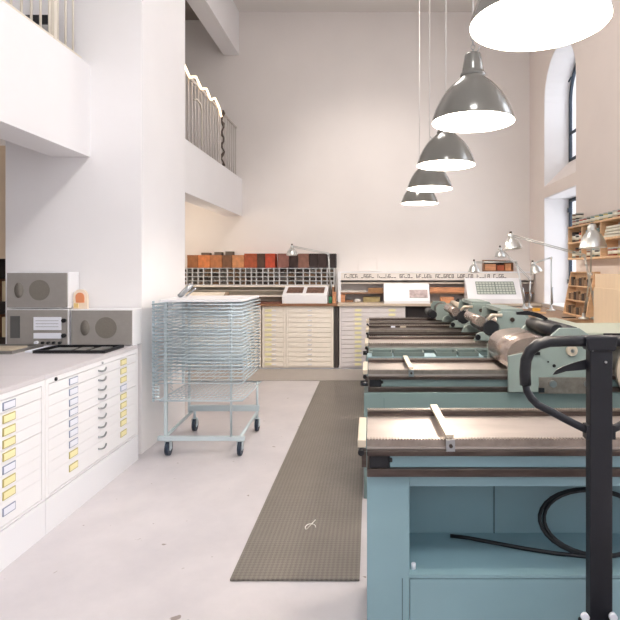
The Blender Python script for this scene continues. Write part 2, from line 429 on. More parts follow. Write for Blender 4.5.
# black framed tray with metal pieces
def tray(x0, x1, y0, y1, z, label, m, inner):
    t = thing('composing_tray', label, 'tray', ((x0+x1)/2, (y0+y1)/2, z))
    MB().box(x0, x1, y0, y1, z, z+.005).build('base', inner, t)
    MB().box(x0, x1, y0, y0+.014, z+.005, z+.022).box(x0, x1, y1-.014, y1, z+.005, z+.022).box(x0, x0+.014, y0+.014, y1-.014, z+.005, z+.022).box(x1-.014, x1, y0+.014, y1-.014, z+.005, z+.022).build('rim', m, t)
    return t
M_greytray = mat('galley_grey', (120,118,116), .45, .4, var=.2)
tray(-2.40, -1.885, 3.84, 4.14, CT, 'black-rimmed tray holding pale metal plates, in front of the right-hand speaker', M_black, mat('tray_dark', (60,56,54), .5, .2, var=.3))
def plate(x0, x1, y0, y1, z, label, m, rot=0, name='metal_plate'):
    cx, cy = (x0+x1)/2, (y0+y1)/2
    o = MB().box(x0, x1, y0, y1, z, z+.008).build(name, m)
    o.rotation_euler.z = rot
    tag(o, label, 'plate'); return o
plate(-2.33, -2.19, 3.92, 4.05, CT+.006, 'pale metal plate lying at the left end of the black-rimmed tray', M_alu)
plate(-2.15, -2.07, 3.89, 4.07, CT+.006, 'narrow pale metal plate at the middle of the black-rimmed tray', M_alu, .15)
plate(-2.03, -1.95, 3.90, 4.09, CT+.006, 'pale metal plate lying at the right end of the black-rimmed tray', M_alu)
tray(-2.94, -2.52, 3.80, 4.17, CT, 'grey galley tray on the cabinet in front of the receiver', M_greytray, M_amp)
tag(MB().box(-2.86, -2.60, 3.90, 4.10, CT+.006, CT+.02).build('paper_stack', mat('aged_paper', (196,184,164), .7, var=.1)), 'thin stack of aged paper in the grey galley tray', 'paper')
tag(MB().box(-2.48, -2.43, 3.88, 4.15, CT, CT+.012).build('ruler', M_card), 'white strip lying between the grey tray and the black-rimmed tray', 'ruler')

# bookcase glimpsed at far left through the opening
t = thing('tall_cupboard', 'tan wooden cupboard glimpsed at the far left edge behind the pillar wall', 'cupboard', (-3.5, 4.85, 0))
MB().box(-4.0, -3.0, 4.80, 5.1, 0, .9).box(-4.0,-3.97,4.8,5.1,.9,2.6).box(-3.03,-3.0,4.8,5.1,.9,2.6).box(-3.97,-3.03,5.07,5.1,.9,2.6).box(-3.97,-3.03,4.8,5.1,1.2,1.22).box(-3.97,-3.03,4.8,5.1,1.5,1.52).build('body', mat('dark_cupboard', (50,38,32), .5, var=.2), t)
MB().box(-3.97, -3.0, 4.775, 4.8, 1.60, 2.6).build('door', M_wood2, t)
M_bk = [mat('spine_cream', (214,196,160), .6), mat('spine_brown', (128,82,52), .6), mat('spine_dark', (40,34,32), .6)]
for k in range(5):
    for (zz, nm) in ((.9,'lower'), (1.22,'upper')):
        x = -3.06-.06*k
        tag(MB().box(x-.045, x, 4.82, 5.0, zz, zz+.18+.02*(k%3)).build('book', M_bk[(k+int(zz*10))%3]),
            '%s book in the far-left cupboard, %s shelf, %s from the pillar wall' % (['cream','brown','dark'][(k+int(zz*10))%3], nm, ORD[k]), 'book', 'books in the far-left cupboard')

# ================================================================ DRYING RACK
def drying_rack():
    fy, by = 4.36, 5.02; xl, xr = -1.66, -1.05
    t = thing('drying_rack', 'zinc wire print drying rack on four castors beside the pillar', 'drying rack', (-1.36, 4.7, 0))
    # base
    MB().box(xl-.05, xr+.04, fy-.02, fy+.015, .125, .16).build('base_rail', M_zinc, t, .003)
    MB().box(xl-.02, xr+.02, by-.015, by+.02, .19, .245).build('base_rail', M_zinc, t, .003)
    MB().tube([(xl, fy, .145), (xl, by, .18)], .013).build('base_rail', M_zinc, t)
    MB().tube([(xr, fy, .145), (xr, by, .18)], .013).build('base_rail', M_zinc, t)
    MB().box(xl-.012, xl+.012, fy+.02, fy+.045, .15, 1.235).build('upright', M_zinc, t)
    MB().box(xl-.03, xl-.012, by-.01, by+.012, .15, 1.235).build('upright', M_zinc, t)
    MB().tube([(wx(231.5,fy), fy-.012, .15), (wx(231.5,fy), fy-.012, 1.235)], .009).build('upright', M_zinc, t)
    MB().tube([(xr, by+.005, .18), (xr, by+.005, .46)], .011).build('upright', M_zinc, t)
    # castors
    for (cx, cy) in ((xl+.03, fy), (xr-.0, fy), (xl+.03, by), (xr-.0, by)):
        zt = .125 if cy == fy else .19
        c = MB().cyl((cx, cy, .12), (cx, cy, zt+.004), .012).box(cx-.022, cx-.018, cy-.02, cy+.03, .05, .122).box(cx+.018, cx+.022, cy-.02, cy+.03, .05, .122).box(cx-.022, cx+.022, cy-.02, cy+.03, .119, .123).build('castor', M_zinc, t)
        MB().cyl((cx-.014, cy+.01, .060), (cx+.014, cy+.01, .060), .058, 24).build('wheel', M_tyre, c)
        MB().cyl((cx-.017, cy+.01, .060), (cx+.017, cy+.01, .060), .022, 16).build('wheel_hub', M_zinc, c)
    # wire shelves: frames hinged on the left
    n = 23; x0, x1 = -1.745, -1.03; y0, y1 = fy-.03, 5.06
    sm = MB()
    z = .59
    sm.tube([(x0, y0, z), (x1, y0, z), (x1, y1, z), (x0, y1, z)], .0058, 6, closed=True)
    for k in range(1, 6): 
        x = x0 + (x1-x0)*k/6; sm.tube([(x, y0, z), (x, y1, z)], .0022, 5)
    for k in range(1, 5):
        y = y0 + (y1-y0)*k/5; sm.tube([(x0, y, z), (x1, y, z)], .0026, 5)
    first = sm.build('wire_shelf', M_shelfwire, t)
    for i in range(1, n):
        c = first.copy(); COL.objects.link(c); c.parent = t; c.location = (0, 0, i*.0288)
    lw = MB(); lw.tube([(x0+.06, y0-.005, .455), (x1+.01, y0-.005, .455), (x1+.01, y1, .455), (x0+.06, y1, .455)], .006, 6, closed=True)
    for k in range(5): lw.tube([(x0, y0, .46+k*.026), (x0+.06, y0, .46+k*.026)], .005, 6)
    for k in range(1, 18): lw.tube([(x0+.06+(x1-x0-.06)*k/18, y0-.005, .452), (x0+.06+(x1-x0-.06)*k/18, y1, .452)], .003, 5)
    for k in range(0, 10): lw.tube([(x0+.06, y0-.005+(y1-y0)*k/9, .449), (x1+.01, y0-.005+(y1-y0)*k/9, .449)], .0032, 5)
    lw.build('bottom_grid', M_shelfwire, t)
    # hinge springs at the left
    for yy in (y0+.05, (y0+y1)/2, y1-.05):
        pts = []
        for k in range(160):
            a = k*2*PI/6; pts.append((x0+.018+.011*math.cos(a), yy+.011*math.sin(a), .45+k*.0049))
        MB().tube(pts, .0026, 4).build('spring', M_wire, t)
    MB().box(x0-.005, x0+.004, y0+.01, y0+.035, .44, 1.25).build('hinge_strip', M_wire, t)
    MB().box(x0-.005, x0+.004, y1-.035, y1-.01, .44, 1.25).build('hinge_strip', M_wire, t)
    # inclined bracing rod, top handle
    MB().tube([(x0+.015, 5.0, 1.25), (x0+.08, 4.9, 1.26), (-1.52, 4.7, 1.34)], .008).build('handle_rod', M_steel, t)
    MB().tube([(-1.66, 4.7, 1.27), (-1.55, 4.7, 1.375)], .022).build('handle_grip', M_steel, t)
drying_rack()
tag(MB().box(-1.70, -1.035, 4.36, 5.04, 1.243, 1.262).build('white_board', M_white), 'flat white board lying on top of the drying rack', 'board')

# ================================================================ MATS
tag(MB().box(-.675, -.05, 2.60, 7.28, .001, .012).build('rubber_mat', M_mat, None, .002), 'long grey ribbed rubber mat running beside the presses', 'mat', 'rubber floor mats')
tag(MB().box(-2.9, -.06, 7.30, 8.12, .001, .012).build('rubber_mat', mat('pale_grey_rubber', (172,165,160), .5, var=.04, bump=.1), None, .002), 'pale grey rubber mat lying crosswise along the back cabinets', 'mat', 'rubber floor mats')
sc = MB(); cx, cy = wx(309, 3.05), 3.12
sc.tube([(cx+.03*math.cos(a*.5), cy+.04*math.sin(a*.5), .0145) for a in range(9)] + [(cx+.02, cy+.09, .0145)], .0025, 5)
tag(sc.build('string_scrap', M_cordw), 'curled scrap of white string on the long rubber mat', 'string')

# ================================================================ BACK CABINETS
YF = 8.12
def back_unit(x0, x1, label, m, nd, cols, yellow, knob='cup'):
    t = thing('flat_file_cabinet', label, 'cabinet', ((x0+x1)/2, 8.4, 0), 'flat file cabinets along the back wall')
    zt, zb = .925, .045
    MB().box(x0, x1, YF+.012, YB-.03, .031, .955).build('body', m, t)
    MB().box(x0, x0+.03, YF, YF+.012, .031, .955).box(x1-.03, x1, YF, YF+.012, .031, .955).box(x0+.03, x1-.03, YF, YF+.012, zt+.002, .955).build('face_frame', m, t)
    dh = (zt-zb)/nd
    for i in range(nd):
        z1 = zt - i*dh; z0 = z1 - dh + .007
        d = MB().box(x0+.033, x1-.033, YF-.004, YF+.012, z0, z1).build('drawer', m, t)
        zc = (z0+z1)/2
        for cx in cols:
            MB().box(cx-.05, cx+.05, YF-.008, YF-.004, zc-.018, zc+.018).build('label_card', M_yel if yellow else M_cream, d)
        hx = (x0+x1)/2
        if not yellow or knob:
            MB().box(hx-.03, hx+.03, YF-.02, YF-.004, zc-.008, zc+.004).build('handle', M_white, d)
back_unit(-3.02, -1.64, 'wide cream flat file cabinet at the back, seen through the drying rack', M_cream, 12, (-2.4,), False)
back_unit(-1.62, -1.265, 'narrow cream drawer cabinet at the back, right of the drying rack', M_cream, 12, (-1.53,), True)
back_unit(-1.26, -.55, 'cream flat file cabinet under the white wedge box at the back', M_cream, 12, (-1.15,), False)
back_unit(-.46, .53, 'pale grey flat file cabinet with two columns of yellow cards at the back', M_coldcream, 13, (-.18, .33), True, None)
back_unit(1.35, 2.5, 'pale flat file cabinet at the back right under the light box', M_coldcream, 12, (1.9,), False)
tag(MB().box(-3.05, -.49, 8.08, YB-.01, .957, .995).build('worktop', M_counter, None, .003), 'brown wooden worktop over the cream cabinets at the back left', 'worktop', 'worktops along the back wall')
tag(MB().box(-.485, 2.57, 8.08, YB-.01, .957, .995).build('worktop', mat('pale_worktop', (206,190,172), .5, var=.06), None, .003), 'pale worktop over the pale cabinets at the back right', 'worktop', 'worktops along the back wall')
tag(MB().box(-.54, -.475, 8.12, 8.7, 0.031, .955).build('gap_shade_strip', mat('gap_shade', (62,56,54), .6)), 'dark upright strip standing in for shade in the gap between the back cabinets', 'panel')  # shade of the gap put in as a dark strip
t = thing('kneehole_block', 'dark grey block standing in for the shaded kneehole under the pale back worktop', 'cupboard', (.95, 8.5, 0))
MB().box(.56, 1.33, 8.4, 8.7, 0, .955).build('body', mat('slate_grey', (92,88,90), .6), t)  # open kneehole drawn as a solid block, its shade put into the colour
MB().box(.60, .93, 8.385, 8.4, .05, .92).build('door', MATS['slate_grey'], t)
MB().box(.96, 1.29, 8.385, 8.4, .05, .92).build('door', MATS['slate_grey'], t)
CZ = .996
# ---- shelf unit left: long boards with type rack on top
t = thing('long_shelf', 'long cream stepped shelf under the white type rack at the back', 'shelf', (-1.8, 8.6, CZ))
MB().box(-3.0, -.56, 8.45, 8.73, 1.235, 1.26).build('board', M_cream, t)
MB().box(-3.0, -.56, 8.55, 8.73, 1.165, 1.18).build('board', M_cream, t)
MB().box(-3.0, -.56, 8.46, 8.73, 1.08, 1.105).build('board', M_cream, t)
MB().box(-3.0, -.56, 8.72, 8.745, CZ, 1.26).build('back_panel', M_cream, t)
MB().box(-3.0, -2.975, 8.45, 8.72, CZ, 1.235).build('end_panel', M_cream, t)
MB().box(-.62, -.56, 8.45, 8.72, CZ, 1.235).build('end_panel', M_counter, t)
# type rack
RX0, RX1 = -2.98, -.56; RZ0, RZ1 = 1.262, 1.535; RY0, RY1 = 8.47, 8.73
t = thing('type_rack', 'long white rack of small open cells holding dark blocks, below the coloured boxes', 'rack', (-1.8, 8.6, RZ0))
fr = MB().box(RX0, RX1, RY1-.012, RY1, RZ0, RZ1)
rows = 4; rh = (RZ1-RZ0-.012)/rows
for k in range(rows+1): fr.box(RX0, RX1, RY0, RY1-.012, RZ0+k*rh, RZ0+k*rh+.007)
widths = []; x = RX0; xs = [x]
pat = [.10,.085,.09,.085,.125,.125,.125,.10,.10,.085,.09,.08]
i = 0
while x + pat[i%12] < RX1 - .02: x += pat[i%12]; xs.append(x); i += 1
xs[-1] = RX1-.011
for xx in xs: fr.box(xx, xx+.011, RY0, RY1-.012, RZ0, RZ1)
fr.build('frame', M_white, t)
blk = [mat('block_dark', (66,56,50), .6, .2), mat('block_brown', (120,96,74), .6), mat('block_grey', (110,104,98), .5, .3)]
protos = []
for m in blk:
    o = None
    protos.append(m)
pm = {}
for ci, (a, b) in enumerate(zip(xs, xs[1:])):
    for r in range(rows):
        w = b-a-.011-.012
        key = (round(w,3), random.randrange(3))
        z = RZ0 + r*rh + .0102
        if key not in pm:
            mb = MB(); nn = 3
            for k in range(nn):
                ww = w/nn; hh = rh*random.uniform(.45, .72)
                mb.box(k*ww, k*ww+ww*.86, 0, .12, 0, hh)
            o = mb.build('type_block', blk[key[1]], origin=(0,0,0)); pm[key] = o; c = o
        else:
            c = pm[key].copy(); COL.objects.link(c)
        c.location = (a+.017, RY0+.02+random.uniform(0,.02), z)
        tag(c, 'small dark printing blocks standing in one cell of the white rack at the back', 'type block', 'printing blocks in the cells of the white rack')
# coloured boxes on top of rack
seg = [(187,198,(150,96,58),'tan brown',0),(198,210,(206,124,72),'orange brown',0),(210,222,(176,112,70),'marbled tan',0),(222,232,(120,82,58),'marbled brown',0),(232,244,(202,140,96),'light tan',0),
       (244,257,(168,84,52),'russet',2),(257,265,(84,58,46),'dark brown',2),(265,275,(190,76,50),'red-orange',2),(277.5,289,(140,94,84),'mauve brown',2),(289,298,(62,44,40),'near-black',1),(298,309,(136,96,82),'dusty pink brown',2),(309,318,(52,38,36),'black-brown',2),(318,327,(58,42,40),'very dark brown',2),(327,336,(46,36,36),'black',2)]
Yb = 8.5
for k, (a, b, c, nm, up) in enumerate(seg):
    m = mat('box_%s' % nm.replace(' ','_'), c, .6, var=.25, vscale=14)
    t = thing('storage_box', '%s box on top of the white rack, %s from the %s end' % (nm, ORD[k] if k < 7 else ORD[13-k], 'left' if k < 7 else 'right'), 'box', (wx((a+b)/2, Yb), 8.6, RZ1), 'boxes on top of the white type rack')
    z1 = RZ1 + .20 + up*.012
    x0, x1 = wx(a, Yb)+.003, wx(b, Yb)-.003
    MB().box(x0, x1, Yb, 8.72, RZ1+.001, z1-.05).build('body', m, t, .002)
    MB().box(x0-.001, x1+.001, Yb-.002, 8.722, z1-.05, z1).build('lid', m, t, .002)
for k, (a, b) in enumerate(((202,210),(215,222),(226,233))):
    tag(MB().box(wx(a,8.6), wx(b,8.6), 8.56, 8.7, RZ1+.2005, RZ1+.24+.01*k).build('small_box', mat('small_box_dark', (96,84,76), .6, var=.2)),
        '%s of the three small dark boxes lying on the tan boxes' % ('leftmost','middle one','rightmost')[k], 'box', 'small boxes lying on the tan boxes')
# white wedge box on back-left counter
def wedge(name, x0, x1, y0, y1, z, zf, zb, label, cat):
    t = thing(name, label, cat, ((x0+x1)/2, (y0+y1)/2, z))
    MB().prism([(y0, z), (y1, z), (y1, z+zb), (y0, z+zf)], x0, x1, 'yz').build('case', M_white, t, .003)
    return t
x0, x1 = wx(282, 8.1), wx(327, 8.1)
y0w, y1w = 8.11, 8.44
t = wedge('display_box', x0, x1, y0w, y1w, CZ, .13, .25, 'white wedge-shaped box with two dark picture panels on the back-left worktop', 'box')
def on_slope(x0, x1, y0, y1, za, zb, fy0, fy1, u0, u1, v0, v1, name, m, parent, thick=.006):
    """rectangle on the sloped top; u along x (0..1), v along y (0..1)"""
    xa, xb = x0+(x1-x0)*u0, x0+(x1-x0)*u1
    ya, yb = y0+(y1-y0)*v0, y0+(y1-y0)*v1
    z_a, z_b = za+(zb-za)*v0, za+(zb-za)*v1
    return MB().prism([(ya, z_a+.0005), (yb, z_b+.0005), (yb, z_b+thick), (ya, z_a+thick)], xa, xb, 'yz').build(name, m, parent)
M_pic = mat('print_brown', (112,84,72), .6, var=.5, vscale=25)
on_slope(x0,x1,y0w,y1w,CZ+.13,CZ+.25,0,0,.08,.44,.2,.85,'picture_panel',M_pic,t)
on_slope(x0,x1,y0w,y1w,CZ+.13,CZ+.25,0,0,.52,.92,.2,.85,'picture_panel',M_pic,t)
M_grn = mat('green_tin', (70,140,104), .4)
tt = thing('tin', 'small green tin beside the white wedge box on the back-left worktop', 'tin', (wx(330.5,8.2), 8.2, CZ))
MB().cyl((wx(330.5,8.2), 8.2, CZ), (wx(330.5,8.2), 8.2, CZ+.10), .028).build('body', M_grn, tt); MB().cyl((wx(330.5,8.2), 8.2, CZ+.10), (wx(330.5,8.2), 8.2, CZ+.112), .03).build('lid', M_black, tt)
tag(MB().box(wx(332.8,8.2), wx(336,8.2), 8.14, 8.30, CZ, CZ+.17).build('cardboard_box', M_orange), 'narrow orange-brown carton at the right end of the back-left worktop', 'box')
tag(MB().box(wx(255,8.15), wx(281,8.15), 8.10, 8.36, CZ, CZ+.014).build('board', mat('reddish_board', (112,62,46), .5, var=.2)), 'thin reddish-brown board lying left of the white wedge box', 'board')
# sloped white desk stand behind drying rack
t = thing('sloped_stand', 'white sloped paper stand on the back-left worktop above the drying rack', 'stand', (-2.42, 8.3, CZ))
xa, xb = wx(186, 8.12), wx(224, 8.12)
MB().prism([(8.12, CZ), (8.42, CZ), (8.42, CZ+.16), (8.12, CZ+.05)], xa-.2, xb-.06, 'yz').build('case', M_cream, t)
MB().prism([(8.12, CZ), (8.42, CZ), (8.42, CZ+.16)], xb-.058, xb, 'yz').build('side_panel', mat('taupe_side', (160,142,124), .6), t)
tag(MB().lathe([(.001,0),(.05,.0),(.04,.03),(.02,.05),(.001,.055)], (wx(200,8.5), 8.5, 1.1055)).build('bowl', M_alu), 'small upturned metal bowl on the stepped shelf above the sloped stand', 'bowl')
# ---- right back shelf with printed strip
t = thing('wall_shelf', 'long cream shelf with a white strip of dark printed marks, at the back centre', 'shelf', (1.0, 8.6, CZ))
MB().box(-.50, -.455, 8.42, 8.74, CZ, 1.475).build('end_panel', M_white, t)
MB().box(-.455, 2.56, 8.45, 8.74, 1.455, 1.475).build('board', M_white, t)
strip = MB().box(-.455, 2.56, 8.455, 8.47, 1.34, 1.455).build('printed_strip', mat('strip_paper', (236,230,224), .6), t)
MB().box(-.455, 2.56, 8.50, 8.72, 1.285, 1.305).build('board', M_cream, t)
MB().box(-.455, 2.56, 8.44, 8.72, 1.130, 1.147).build('board', M_counter, t)
MB().box(-.455, 2.56, 8.72, 8.74, CZ, 1.455).build('back_panel', M_coldcream, t)
mk = MB(); x = -.40; Rn = random.Random(3)
grp = 0
while x < 1.95:
    n = Rn.randint(5, 7)
    for k in range(n):
        h = .06; w = .034; zc = 1.405
        if Rn.random() < .8:
            mk.box(x, x+.008, 8.452, 8.4555, zc-h/2, zc+h/2)
            if Rn.random() < .7: mk.box(x+w-.008, x+w, 8.452, 8.4555, zc-h/2, zc+(h/2 if Rn.random()<.5 else 0))
            if Rn.random() < .8: mk.box(x, x+w, 8.4522, 8.4556, zc+h/2-.009, zc+h/2)
            if Rn.random() < .5: mk.box(x, x+w, 8.4522, 8.4556, zc-h/2, zc-h/2+.009)
            if Rn.random() < .5: mk.box(x, x+w, 8.4522, 8.4556, zc-.004, zc+.004)
        else: mk.box(x, x+w, 8.4522, 8.4556, zc-h/2, zc-h/2+.01)
        x += w + .008
    x += .05
mk.build('printed_marks', mat('ink_grey', (78,70,70), .7), strip)['kind'] = 'stuff'
def sbox(a, b, y0, y1, z0, h, m, name, label, cat):
    return tag(MB().box(wx(a, y0), wx(b, y0), y0, y1, z0, z0+h).build(name, m, None, .002), label, cat)
sbox(340.5, 345, 8.46, 8.6, CZ, .12, M_orange, 'carton', 'copper-coloured carton at the left end below the printed strip', 'box')
sbox(346, 353, 8.46, 8.62, CZ, .03, M_counter, 'wood_block', 'flat brown wood block beside the copper carton on the pale worktop', 'block')
tag(MB().cyl((wx(355,8.4), 8.4, CZ+.026), (wx(360,8.4), 8.44, CZ+.026), .025).build('tape_roll', M_cordw), 'white tape roll on the pale worktop under the printed strip', 'roll')
sbox(368, 383, 8.46, 8.6, 1.148, .07, mat('box_brown_mid', (150,112,76), .6, var=.3), 'flat_box', 'brown flat box on the orange board left of the white tilted panel', 'box')
sbox(341, 366, 8.46, 8.62, 1.148, .03, mat('paper_grey', (208,204,198), .7, var=.05), 'paper_pile', 'low pile of pale paper on the orange board under the printed strip', 'paper')
sbox(363, 380, 8.5, 8.66, CZ, .08, mat('olive_box', (160,146,104), .6, var=.2), 'flat_box', 'olive box on the pale worktop left of the white tilted panel', 'box')
sbox(430, 468, 8.46, 8.6, 1.148, .08, M_orange, 'wood_tray', 'long orange-brown wooden tray on the board right of the white tilted panel', 'tray')
sbox(441, 454, 8.2, 8.36, CZ, .09, M_orange, 'wood_block', 'copper-brown block on the worktop behind the farthest press carriage', 'block')
tag(MB().sphere((wx(458,8.22), 8.22, CZ+.035), .035, (1,1,1)).build('dark_ball', M_black), 'small dark round knob lying right of the copper-brown block', 'ball')
# white tilted stand with picture
x0, x1 = wx(384, 8.1), wx(430, 8.1)
t = thing('display_stand', 'white tilted display panel with a small dark picture on the pale worktop', 'display', ((x0+x1)/2, 8.2, CZ))
MB().prism([(8.095, CZ), (8.36, CZ), (8.36, CZ+.30), (8.25, CZ+.30), (8.095, CZ+.04)], x0, x1, 'yz').build('case', M_white, t, .003)
pa, pb = wx(409.5, 8.15), wx(427.5, 8.15)
def slp(v): return (8.095+(8.25-8.095)*v, CZ+.04+.26*v)
a, b = slp(.18), slp(.62)
MB().prism([(a[0]-.0005, a[1]), (b[0]-.0005, b[1]), (b[0]-.008, b[1]+.003), (a[0]-.008, a[1]+.003)], pa, pb, 'yz').build('picture', mat('pic_mauve', (176,160,160), .5, var=.3, vscale=20), t)
# light box
x0, x1 = wx(467, 7.8), wx(524, 7.8)
t = thing('light_box', 'white sloped light box with a grey-green grid window at the back right', 'light box', (1.8, 8.25, CZ))
ya, yb = 8.1, 8.42
x0, x1 = wx(468,8.1), wx(525,8.1)
MB().prism([(ya, CZ), (yb, CZ), (yb, CZ+.38), (yb-.04, CZ+.38), (ya, CZ+.07)], x0, x1, 'yz').build('case', M_white, t, .004)
def sl2(v): return (ya+(yb-.04-ya)*v, CZ+.07+.31*v)
def slope_rect(u0, u1, v0, v1, lo, hi, name, m, par):
    a, b = sl2(v0), sl2(v1)
    n = Vector((0, -.31, .28)).normalized()
    P = lambda p, d: (p[0]+n.y*d, p[1]+n.z*d)
    return MB().prism([P(a,lo), P(b,lo), P(b,hi), P(a,hi)], x0+(x1-x0)*u0, x0+(x1-x0)*u1, 'yz').build(name, m, par)
gw = slope_rect(.18, .86, .22, .80, .0005, .004, 'grid_window', mat('grid_pale', (196,202,192), .3), t)
gm = mat('grid_lines', (120,132,126), .5)
gl = MB(); n = Vector((0, -.31, .28)).normalized()
for k in range(13):
    u = .18 + .68*k/12; a, b = sl2(.22), sl2(.80); P = lambda p, d: (p[0]+n.y*d, p[1]+n.z*d)
    xx = x0+(x1-x0)*u; wd = .008 if k == 6 else .004
    gl.prism([P(a,.004), P(b,.004), P(b,.006), P(a,.006)], xx-wd, xx+wd, 'yz')
for k in range(6):
    v = .22+.58*k/5; a, b = sl2(v-.012), sl2(v+.012)
    gl.prism([P(a,.004), P(b,.004), P(b,.006), P(a,.006)], x0+(x1-x0)*.18, x0+(x1-x0)*.86, 'yz')
gl.build('grid_bars', gm, gw)
# cubby above light box
t = thing('wall_cubby', 'small open wooden cubby on the back shelf above the light box', 'shelf', (2.05, 8.6, 1.477))
ca, cb = wx(485.5, 8.45), wx(516, 8.45)
c0 = 1.478
MB().box(ca, cb, 8.60, 8.70, c0, c0+.015).box(ca, cb, 8.60, 8.70, c0+.17, c0+.18).box(ca, ca+.012, 8.60, 8.70, c0+.015, c0+.17).box(cb-.012, cb, 8.60, 8.70, c0+.015, c0+.17).build('case', M_counter, t)
MB().box(ca, cb, 8.70, 8.71, c0, c0+.18).build('back_panel', MATS['dark_cupboard'], t)
for k, (u0, u1, hh, m, nm) in enumerate(((.05,.42,.10,M_orange,'orange-brown'),(.46,.7,.085,MATS['box_russet'],'russet'),(.73,.93,.11,MATS['box_light_tan'],'tan'))):
    tag(MB().box(ca+(cb-ca)*u0, ca+(cb-ca)*u1, 8.605, 8.69, c0+.0155, c0+.0155+hh).build('small_box', m), '%s box standing inside the small wooden cubby' % nm, 'box', 'boxes in the wooden cubby')
# faint conduit box on the wall
tag(MB().box(wx(358,8.74), wx(377,8.74), 8.735, 8.749, wz(271,8.74)+.0, wz(258,8.74)).build('wall_panel', M_wall, None, .002), 'faint blank access panel on the back wall above the printed strip', 'panel')

# ================================================================ RIGHT WALL SHELF WITH TINS
t = thing('wall_shelf', 'light wooden open shelf with tins on the right wall beside the window', 'shelf', (2.5, 5.8, 1.62))
SX = 2.40; SY0, SY1 = 4.6, 6.56
for z in (1.622, 1.81, 2.00): MB().box(SX, 2.588, SY0, SY1, z, z+.02).build('board', M_wood, t)
for y in (SY1-.018, 6.13, 5.63, 5.1, SY0):
    MB().box(SX+.005, 2.588, y, y+.018, 1.642, 1.81).build('divider', M_wood, t); MB().box(SX+.005, 2.588, y, y+.018, 1.83, 2.0).build('divider', M_wood, t)
tin_cols = [((150,60,48),'brick red'),((120,78,56),'brown'),((196,92,66),'orange-red'),((200,186,120),'straw yellow'),((70,120,118),'teal'),((226,222,206),'cream'),((106,128,72),'olive green'),((52,48,50),'black'),((176,110,98),'dusty pink'),((120,150,150),'grey-blue')]
TM = {nm: mat('tin_'+nm.replace(' ','_'), c, .35, .1) for c, nm in tin_cols}
tin_protos = {}
def tin(x, y, z, r, h, nm, label):
    key = (nm, round(h,3))
    if key not in tin_protos:
        t = thing('ink_tin', label, 'tin', (0,0,0), 'ink tins on the wooden wall shelf')
        MB().cyl((0,0,0), (0,0,h*.82), r, 20).build('can', TM[nm], t)
        MB().cyl((0,0,h*.82), (0,0,h), r*1.03, 20).build('lid', M_rubber if h > .09 else M_alu, t)
        MB().cyl((0,0,h*.2), (0,0,h*.62), r*1.01, 20).build('paper_band', TM['cream'], t)
        tin_protos[key] = t
    else:
        t = copy_tree(tin_protos[key])
        t['label'] = label
    t.location = (x, y, z)
Rt = random.Random(11)
rowsz = [(2.0205, 'top'), (1.8305, 'middle'), (1.6425, 'bottom')]
top_c = ['brick red','black','orange-red','brick red','black','grey-blue','straw yellow','teal','straw yellow','teal','cream']
for (z, rn) in rowsz:
    ys = [6.47-.108*k for k in range(13)]
    cnt = 0
    for k, y in enumerate(ys):
        if rn != 'top' and min(abs(y-6.139), abs(y-5.639), abs(y-5.109)) < .06: continue
        if rn == 'middle' and y < 6.1 and y > 5.0: continue
        nm = top_c[cnt % 11] if rn == 'top' else tin_cols[Rt.randrange(10)][1]
        h = .075 if rn == 'top' else Rt.choice((.085, .12))
        tin(SX+.07, y, z, .045, h, nm, '%s ink tin on the wall shelf, %s board, %s from the window' % (nm, rn, ORD[cnt]))
        if rn == 'top' and cnt < 2:
            n2 = ('brown','black')[cnt]
            tin(SX+.07, y, z+h+.0005, .045, .075, n2, '%s ink tin stacked on the %s tin from the window, above the wall shelf' % (n2, ORD[cnt]))
        cnt += 1
for k, (y0, y1, c, nm) in enumerate(((5.68,6.1,'grey-blue','grey-blue'),(5.15,5.58,'cream','cream'))):
    o = MB()
    for j in range(4): o.box(SX+.012, SX+.16, y0+.01*j, y1-.02*j, 1.831+j*.03, 1.831+j*.03+.024)
    tag(o.build('paper_packets', TM[c], None, .004, ), '%s stacked packets on the middle board of the wooden wall shelf' % nm, 'packets')
# bench
t = thing('work_bench', 'wooden work bench with dark front edge under the window at the right', 'bench', (2.1, 6.7, 0))
MB().box(1.70, 2.58, 5.92, 7.95, .905, .955).build('worktop', M_benchwood, t, .004)
MB().box(1.74, 2.55, 5.97, 7.9, .80, .904).build('apron', mat('bench_dark', (58,54,52), .6), t)
for (x, y) in ((1.78,6.01),(2.5,6.01),(1.78,7.85),(2.5,7.85)):
    MB().box(x-.035, x+.035, y-.035, y+.035, 0, .8).build('leg', MATS['bench_dark'], t)
BZ = .9555
# sloped type stand on bench along the wall
t = thing('type_stand', 'light wooden sloped stand with three shelves of dark type on the bench', 'stand', (2.5, 6.4, BZ))
zb, zt = BZ, 1.48; yA, yB = 5.99+.07, 6.78
for yy in (yA, yB-.015):
    MB().prism([(2.42, zb), (2.585, zb), (2.585, zt), (2.52, zt)], yy, yy+.015, 'xz').build('side_panel', M_wood, t)
MB().box(2.575, 2.585, yA+.015, yB-.015, zb, zt).build('back_panel', M_wood, t)
levels = [zb+.002, zb+.17, zb+.34, zt-.014]
for z in levels:
    xf = 2.42 + (z-zb)/(zt-zb)*.10
    MB().box(xf, 2.575, yA+.015, yB-.015, z, z+.014).build('shelf_board', M_wood, t)
for li, z in enumerate(levels[:3]):
    for k in range(8):
        y = yA+.05+k*.082; xf = 2.42 + (z+.02-zb)/(zt-zb)*.10 + .025
        hh = .075+.03*((k*7+li*3) % 4)/3
        tag(MB().box(xf, xf+.03, y, y+.062, z+.0145, z+.0145+hh).build('type_block', (blk[0], M_benchwood, blk[1])[(k+li)%3]),
            'dark wood type block in the sloped stand, %s shelf, %s from the near end' % (('bottom','middle','top')[li], ORD[k]), 'type block', 'wood type in the sloped stand')
